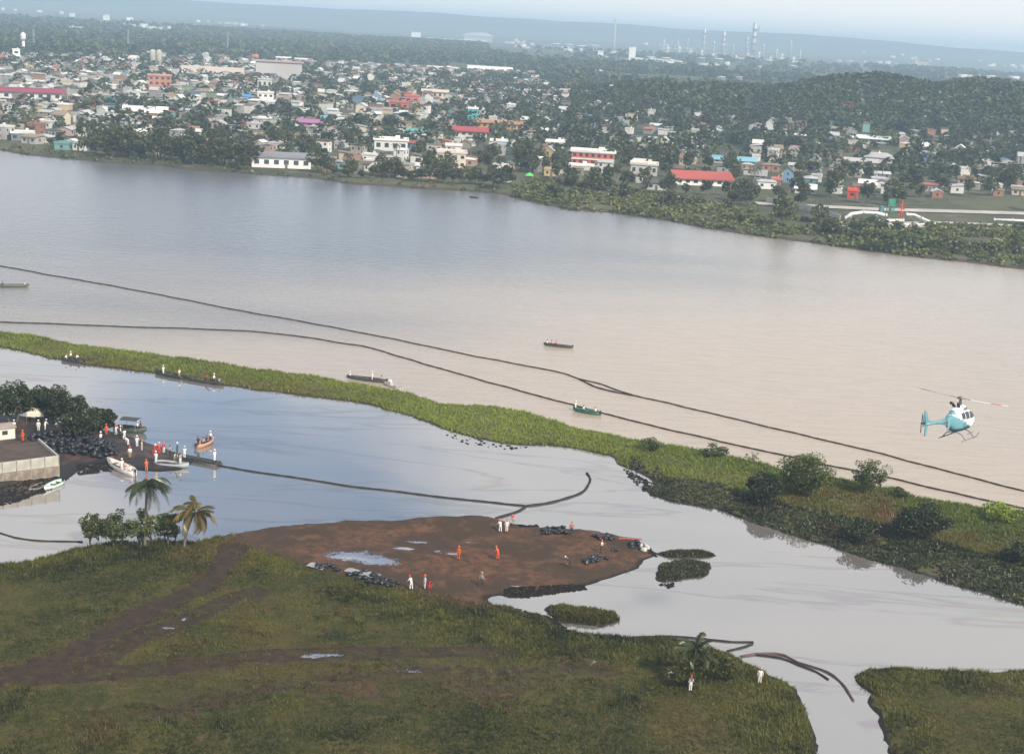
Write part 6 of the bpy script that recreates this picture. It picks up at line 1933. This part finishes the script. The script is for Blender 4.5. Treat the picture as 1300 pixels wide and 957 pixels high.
# red and white sheets by the tip
p = on_land(800, 684)
e = tag(MB().add([(-2.2, -0.4, 0.16), (-0.7, -0.5, 0.3), (0.8, -0.45, 0.2), (2.2, -0.3, 0.26), (-2.1, 0.5, 0.18), (-0.7, 0.4, 0.34), (0.8, 0.5, 0.24), (2.1, 0.45, 0.2), (-2.2, -0.5, -0.05), (2.2, -0.4, -0.05), (2.1, 0.55, -0.05), (-2.1, 0.6, -0.05)],
         [(0, 1, 5, 4), (1, 2, 6, 5), (2, 3, 7, 6), (0, 8, 9, 3, 2, 1), (4, 5, 6, 7, 10, 11), (0, 4, 11, 8), (3, 9, 10, 7)]).build("folded_sheet", cloth((0.42, 0.1, 0.08)), None, loc=p, scale=(0.7, 0.5, 0.4)), "red folded sheet lying near the tip of the spit", "sheet")
# grey plastic sheets beside the bags
for i, (a, b, w, lab) in enumerate([(402, 720, 2.2, "grey plastic sheet at the left end of the bag row"), (452, 727, 2.6, "grey plastic sheet among the bags by the grass"), (470, 731, 2.4, "second grey plastic sheet right of the first by the grass")]):
    p = on_land(a, b); V = []; F = []
    for j in range(4):
        for k in range(6):
            V.append(((k / 5 - 0.5) * w, (j / 3 - 0.5) * 1.4, 0.12 + g.uniform(0, 0.16)))
            if j and k: F.append(((j - 1) * 6 + k - 1, (j - 1) * 6 + k, j * 6 + k, j * 6 + k - 1))
    tag(MB().add(V, F).build("plastic_sheet", cloth((0.32, 0.33, 0.35)), None, True, loc=p, rot=(0, 0, -0.35)), lab, "sheet")

# oily debris and some shadow stand-ins along the waterline: too small to count
g = np.random.default_rng(78)
VV = []; FF = []; b0 = 0
base = [v.co[:] for v in BAGS[0].vertices]; bf = [p_.vertices[:] for p_ in BAGS[0].polygons if len(p_.vertices) == 4]
base = np.array(base); bf = np.array(bf)
DEB = [([(640, 747), (700, 744), (742, 741), (745, 746), (700, 752), (662, 757), (640, 755)], 700), ([(622, 765), (660, 772), (700, 782), (725, 800), (712, 803), (680, 790), (640, 776)], 700),
       ([(655, 668), (682, 664), (684, 668), (660, 672)], 160), ([(96, 590), (132, 586), (160, 594), (130, 598), (100, 601)], 400), ([(0, 622), (50, 606), (88, 606), (60, 622), (20, 636), (0, 640)], 500), ([(560, 548), (600, 556), (690, 566), (640, 569), (590, 562)], 70),  # last outline: dark clumps standing in for shadows along the marsh edge
       ([(790, 592), (830, 612), (818, 622), (800, 606)], 140), ([(800, 690), (832, 700), (835, 705), (812, 700)], 50), ([(835, 740), (860, 738), (850, 745)], 30)]
for poly, n in DEB:
    pl = pxpoly(poly, 0.2); x0, y0 = pl.min(0); x1, y1 = pl.max(0)
    P = np.stack([g.uniform(x0, x1, n * 6), g.uniform(y0, y1, n * 6)], 1); P = P[poly_sdf(P, pl) > 0][:n]
    ZZ = np.maximum(near_zs(P) - 0.05, -0.03)
    for q, zq in zip(P, ZZ):
        s = g.uniform(0.15, 0.6); a = g.uniform(0, 6.28); c, sn = math.cos(a), math.sin(a)
        W = base * [s * 1.2, s, s * 0.5]; W = np.stack([W[:, 0] * c - W[:, 1] * sn + q[0], W[:, 0] * sn + W[:, 1] * c + q[1], W[:, 2] + zq], 1)
        VV.append(W); FF.append(bf + b0); b0 += len(W)
oil_m = pm("oily_debris_and_shade", (0.010, 0.009, 0.008), (0.026, 0.02, 0.016), 1.5, 0.85, spec=0.1)
tag(obj("oily_debris_and_shade", mesh_np("oily_debris_and_shade", np.concatenate(VV), np.concatenate(FF), oil_m, True)), "black oil-soaked weed and debris along the waterline, some clumps standing for shadow", "debris", kind="stuff")

# ------------------------------------------------------------------ concrete retaining wall, cabin, awnings on the landing
a0, a1 = on_land(-130, 628), on_land(75, 605)
dirv = Vector((a1.x - a0.x, a1.y - a0.y, 0)); L = dirv.length; rz = math.atan2(dirv.y, dirv.x)
e = empty("retaining_wall", a1, rz, "pale concrete panel wall holding a square of brown earth", "wall")
hgt = size_px(a1, 27) / 0.96; nP = max(6, int(round(L / size_px(a1, 18.0)))); pw_ = L / nP
_pt = MB().box((0, 0, 0), (1, 1, 1)).mesh("concrete_panel", conc_m); _pb = MB().box((0, 0, 0), (1, 1, 1)).mesh("stained_panel", stain_m)
DW = 9.0
for k in range(nP):
    for r in range(2):
        obj("panel", _pb if r == 0 else _pt, e, loc=(-pw_ * (k + 0.5), 0.1, hgt * (0.25 + 0.5 * r) - (0.15 if r == 0 else 0)), scale=(pw_ * 0.95, 0.2, hgt * 0.48 + (0.3 if r == 0 else 0)))
    MB().box((-pw_ * k, 0.12, hgt / 2), (0.14, 0.3, hgt + 0.1)).build("post", stain_m, e)
for k in range(4):
    for r in range(2):
        obj("panel", _pb if r == 0 else _pt, e, loc=(0.0, DW * (k + 0.5) / 4 + 0.2, hgt * (0.25 + 0.5 * r) - (0.15 if r == 0 else 0)), rot=(0, 0, math.pi / 2), scale=(DW / 4 * 0.95, 0.2, hgt * 0.48 + (0.3 if r == 0 else 0)))
fillm = pm("earth_fill", (0.09, 0.062, 0.047), (0.05, 0.036, 0.03), 0.5, 0.95, 0.5)
MB().box((-L / 2 - 0.12, DW / 2 + 0.2, hgt * 0.45), (L - 0.2, DW - 0.1, hgt * 0.82)).build("earth_fill", fillm, e)
p = on_land(-4, 559); e = empty("cabin", p, rz, "low white cabin at the left edge behind the concrete wall", "cabin")
MB().box((0, 1.2, 0.75), (5.4, 2.4, 1.9)).build("wall", wall_m, e, color=(0.66, 0.64, 0.58))
MB().box((0, 1.2, 1.78), (5.8, 2.8, 0.14)).build("roof", roof_m, e, color=(0.42, 0.36, 0.3))
window(e, 1.2, -0.03, 1.05, 0.8, 0.6); obj("door", _door, e, loc=(-0.6, -0.04, -0.1), scale=(0.8, 1, 1.6))
for i, (a, b, w, lab) in enumerate([(46, 536, 2.6, "cream tarpaulin awning in the mangrove grove"), (62, 527, 2.4, "white tarpaulin awning right of the cream one"), (2, 512, 3.5, "white tarpaulin awning at the left edge of the grove")]):
    p = on_land(a, b); e = empty("awning", p, 0.2, lab, "awning")
    m = MB(); m.add([(-w / 2, -1, 1.75), (w / 2, -1, 1.7), (w / 2, 1, 2.1), (-w / 2, 1, 2.15), (0, 0, 2.3), (-w / 2, -1.02, 1.2), (w / 2, -1.02, 1.2)], [(0, 1, 4), (1, 2, 4), (2, 3, 4), (3, 0, 4), (5, 6, 1, 0)])
    m.build("tarpaulin", cloth_m, e, color=(0.7, 0.66, 0.55) if i == 0 else (0.75, 0.75, 0.73))
    for sx in (-1, 1):
        for sy in (-1, 1):
            MB().tube([(sx * w / 2, sy, -0.3), (sx * w / 2, sy, 1.75 + 0.2 * (sy + 1))], 0.04, 5).build("pole", wood_m, e)

# ------------------------------------------------------------------ helicopter
teal_m = pm("teal_paint", (0.13, 0.30, 0.345), (0.10, 0.26, 0.30), 0.8, 0.3)
navy_m = pm("dark_teal_paint", (0.02, 0.09, 0.13), (0.018, 0.075, 0.11), 0.8, 0.35)
hwhite_m = pm("gloss_white_paint", (0.82, 0.82, 0.82), (0.76, 0.76, 0.76), 0.8, 0.25)
hgrey_m = pm("grey_metal", (0.2, 0.2, 0.2), (0.12, 0.12, 0.12), 1.5, 0.45)
hred_m = pm("red_blade_paint", (0.65, 0.12, 0.1), (0.6, 0.1, 0.09), 1.0, 0.4)
hglass_m = pm("tinted_glass", (0.035, 0.035, 0.045), (0.05, 0.05, 0.06), 1.0, 0.08)
HX = [-2.75, -2.3, -1.8, -1.2, -0.4, 0.6, 1.5, 2.2, 2.75, 3.05, 3.15]
HW = [0.20, 0.34, 0.50, 0.66, 0.72, 0.72, 0.70, 0.60, 0.40, 0.16, 0.03]
HB = [1.02, 0.78, 0.45, 0.18, 0.05, 0.03, 0.06, 0.18, 0.38, 0.58, 0.70]
HT = [1.58, 1.78, 1.92, 1.98, 2.0, 2.0, 1.92, 1.62, 1.20, 0.88, 0.74]


def hp(x, a, off=0.0):
    w, zb, zt = (np.interp(x, HX, A) for A in (HW, HB, HT))
    c, s = math.cos(a), math.sin(a); k = 0.72
    return (x, (w + off) * math.copysign(abs(c) ** k, c), (zb + zt) / 2 + ((zt - zb) / 2 + off) * math.copysign(abs(s) ** k, s))


def patch(x0, x1, a0, a1, off=0.012, nx=6, na=6, slant=0.0):
    V = []; F = []
    for i in range(nx + 1):
        for j in range(na + 1):
            x = x0 + (x1 - x0) * i / nx; a = a0 + (a1 - a0) * j / na
            V.append(hp(x + slant * (j / na - 0.5), a, off))
            if i and j: F.append(((i - 1) * (na + 1) + j - 1, i * (na + 1) + j - 1, i * (na + 1) + j, (i - 1) * (na + 1) + j))
    return MB().add(V, F)


d = ray(1217, 530); d.normalize()
hpos = CAM + d * 137.0
HEAD = rad(40.0)                   # clockwise from +Y
heli = empty("helicopter", hpos, 0, "teal and white helicopter flying low over the river", "helicopter")
heli.rotation_euler = (rad(-4), rad(2), math.pi / 2 - HEAD)
Z0 = -1.3                          # body origin below the centre


def HP(mb, name, mat, parent=None, smooth=False, loc=(0, 0, 0)):
    o = mb.build(name, mat, parent or heli, smooth)
    if parent is None: o.location = (loc[0], loc[1], loc[2] + Z0)
    else: o.location = loc
    return o


mb = MB(); xs = np.linspace(-2.75, 3.15, 48); n = 36
mb.loft([[hp(x, 2 * math.pi * k / n) for k in range(n)] for x in xs])
for i in range(len(mb.f)):
    c = np.mean([mb.v[q] for q in mb.f[i]], axis=0)
    line = 0.42 + 0.42 * (1.3 - c[0])            # diagonal edge of the white front
    mb.m[i] = 0 if c[2] > min(line, 2.6) or c[0] > 2.2 and c[2] > 0.5 else (2 if c[2] < 0.5 else 1)
    if -0.95 < c[0] < -0.1 and 0.45 < c[2] < 0.95 and c[1] > 0.3: mb.m[i] = 0
fus = HP(mb, "fuselage", [hwhite_m, teal_m, navy_m], None, True)
for s in (1, -1):
    f = (lambda a: a) if s > 0 else (lambda a: math.pi - a)
    HP(patch(0.95, 1.75, f(0.12), f(0.95), slant=0.0), "door_window", hglass_m, fus, True)
    HP(patch(0.05, 0.82, f(0.12), f(0.95)), "cabin_window", hglass_m, fus, True)
    HP(patch(-0.75, -0.08, f(0.2), f(0.9)), "rear_window", hglass_m, fus, True)
    HP(patch(1.85, 2.75, f(0.25), f(1.45)), "windscreen", hglass_m, fus, True)
    HP(patch(2.2, 2.9, f(-0.2), f(-0.75)), "chin_window", hglass_m, fus, True)
mb = MB()
CX = [-2.0, -1.4, -0.6, 0.3, 0.9, 1.35]; CW = [0.2, 0.38, 0.46, 0.45, 0.34, 0.12]; CT = [1.95, 2.3, 2.52, 2.55, 2.38, 2.0]
mb.loft([[(x, np.interp(x, CX, CW) * math.cos(t), 1.75 + (np.interp(x, CX, CT) - 1.75) * max(0, math.sin(t)) ** 0.6) for t in np.linspace(0, math.pi, 13)] + [(x, 0, 1.7)] for x in np.linspace(-2.0, 1.35, 22)])
for i in range(len(mb.f)):
    c = np.mean([mb.v[q] for q in mb.f[i]], axis=0); mb.m[i] = 1 if c[0] < -1.5 else 0
cow = HP(mb, "engine_cowling", [hwhite_m, teal_m], None, True)
for s in (-1, 1):
    HP(MB().tube([(-0.7, s * 0.2, 2.4), (-0.95, s * 0.3, 2.72), (-1.2, s * 0.36, 2.8)], 0.14, 10), "exhaust_pipe", dark_m, cow, True)
    HP(MB().box((0.35, s * 0.455, 2.15), (0.55, 0.05, 0.25)), "air_intake", hgrey_m, cow)
HP(MB().tube([(-2.4, 0, 1.36), (-4.5, 0, 1.5), (-7.1, 0, 1.68)], [0.25, 0.18, 0.12], 14), "tail_boom", teal_m, None, True)
# tail fin above and below the boom
mb = MB(); prof = [(-6.55, 1.75), (-7.25, 2.95), (-7.62, 2.95), (-7.25, 1.72), (-7.3, 0.62), (-7.0, 0.6), (-6.75, 1.5)]
mb.loft([[(x, -0.04, z) for x, z in prof], [(x, 0.04, z) for x, z in prof]])
HP(mb, "tail_fin", teal_m)
mb = MB(); mb.box((-4.9, 0, 1.5), (0.5, 2.3, 0.07))
st = HP(mb, "stabiliser", teal_m)
for s in (-1, 1):
    pr = [(-4.55, 1.5), (-4.95, 2.05), (-5.3, 2.05), (-5.1, 1.45), (-5.2, 0.95), (-4.95, 0.95)]
    HP(MB().loft([[(x, s * 1.15 - 0.03, z) for x, z in pr], [(x, s * 1.15 + 0.03, z) for x, z in pr]]), "end_plate", teal_m, st)
# tail rotor on the left side
tr = HP(MB().tube([(-7.05, 0.1, 1.7), (-7.05, 0.5, 1.7)], 0.09, 10), "tail_rotor", hgrey_m)
for s in (-1, 1):
    HP(MB().box((-7.05 + s * 0.05, 0.45, 1.7 + s * 0.48), (0.14, 0.03, 0.8)), "blade", hgrey_m, tr)
# main rotor
HP(MB().tube([(0.1, 0, 2.4), (0.1, 0, 3.12)], [0.16, 0.1], 10), "rotor_mast", hgrey_m, None, True)
hub = HP(MB().lathe([(0.05, -0.1), (0.3, -0.06), (0.34, 0.05), (0.12, 0.16), (0.05, 0.2)], (0, 0, 0), 14), "rotor_hub", hgrey_m, None, True, (0.1, 0, 3.12))
hub.rotation_euler = (0, 0, rad(-106))
for s in (-1, 1):
    mb = MB(); R_ = [0.25, 0.9, 1.2, 2.4, 3.4, 4.6, 5.2]
    for a, b_ in zip(R_[:-1], R_[1:]):
        mi = 2 if b_ <= 1.2 else (0 if b_ <= 2.4 else (0 if b_ <= 3.4 else (1 if b_ <= 4.6 else 0)))
        w = 0.08 if b_ <= 0.9 else 0.125
        za, zb_ = 0.012 * a * a * 0.5, 0.012 * b_ * b_ * 0.5
        mb.add([(s * a, -w, za), (s * b_, -w, zb_), (s * b_, w, zb_), (s * a, w, za), (s * a, -w * 0.3, za + 0.045), (s * b_, -w * 0.3, zb_ + 0.045)],
               [(0, 1, 2, 3), (0, 1, 5, 4), (4, 5, 2, 3), (0, 3, 4), (1, 2, 5)], mi)
    HP(mb, "rotor_blade", [hwhite_m, hred_m, hgrey_m] if s > 0 else [steel_m, hgrey_m, hgrey_m], hub)
# landing gear
for s in (-1, 1):
    sk = HP(MB().tube([(2.35, s * 1.1, -0.28), (2.05, s * 1.1, -0.52), (1.6, s * 1.1, -0.58), (-1.5, s * 1.1, -0.58)], 0.055, 8), "skid", hgrey_m, None, True)
    HP(MB().box((0.6, s * 0.98, -0.1), (1.1, 0.16, 0.04)), "step", hgrey_m, sk)
for x in (1.15, -0.75):
    HP(MB().tube([(x, -1.1, -0.57), (x, -0.75, -0.12), (x, -0.3, 0.06), (x, 0.3, 0.06), (x, 0.75, -0.12), (x, 1.1, -0.57)], 0.05, 8), "cross_tube", hgrey_m, None, True)
HP(MB().tube([(-0.5, 0, 0.1), (-0.6, 0, -0.25)], 0.02, 5), "antenna", hgrey_m)

# ------------------------------------------------------------------ the air
t = NT("haze_air")
pv = t.n("VolumePrincipled")
pv.inputs["Color"].default_value = (0.58, 0.79, 1.0, 1)
pv.inputs["Density"].default_value = 2.0e-4
pv.inputs["Anisotropy"].default_value = 0.0
t.t.links.new(pv.outputs[0], t.out.inputs["Volume"])
hz = MB().box((0, 7000, 70.5), (34000, 16000, 147)).build("haze", t.mat)
tag(hz, kind="stuff")
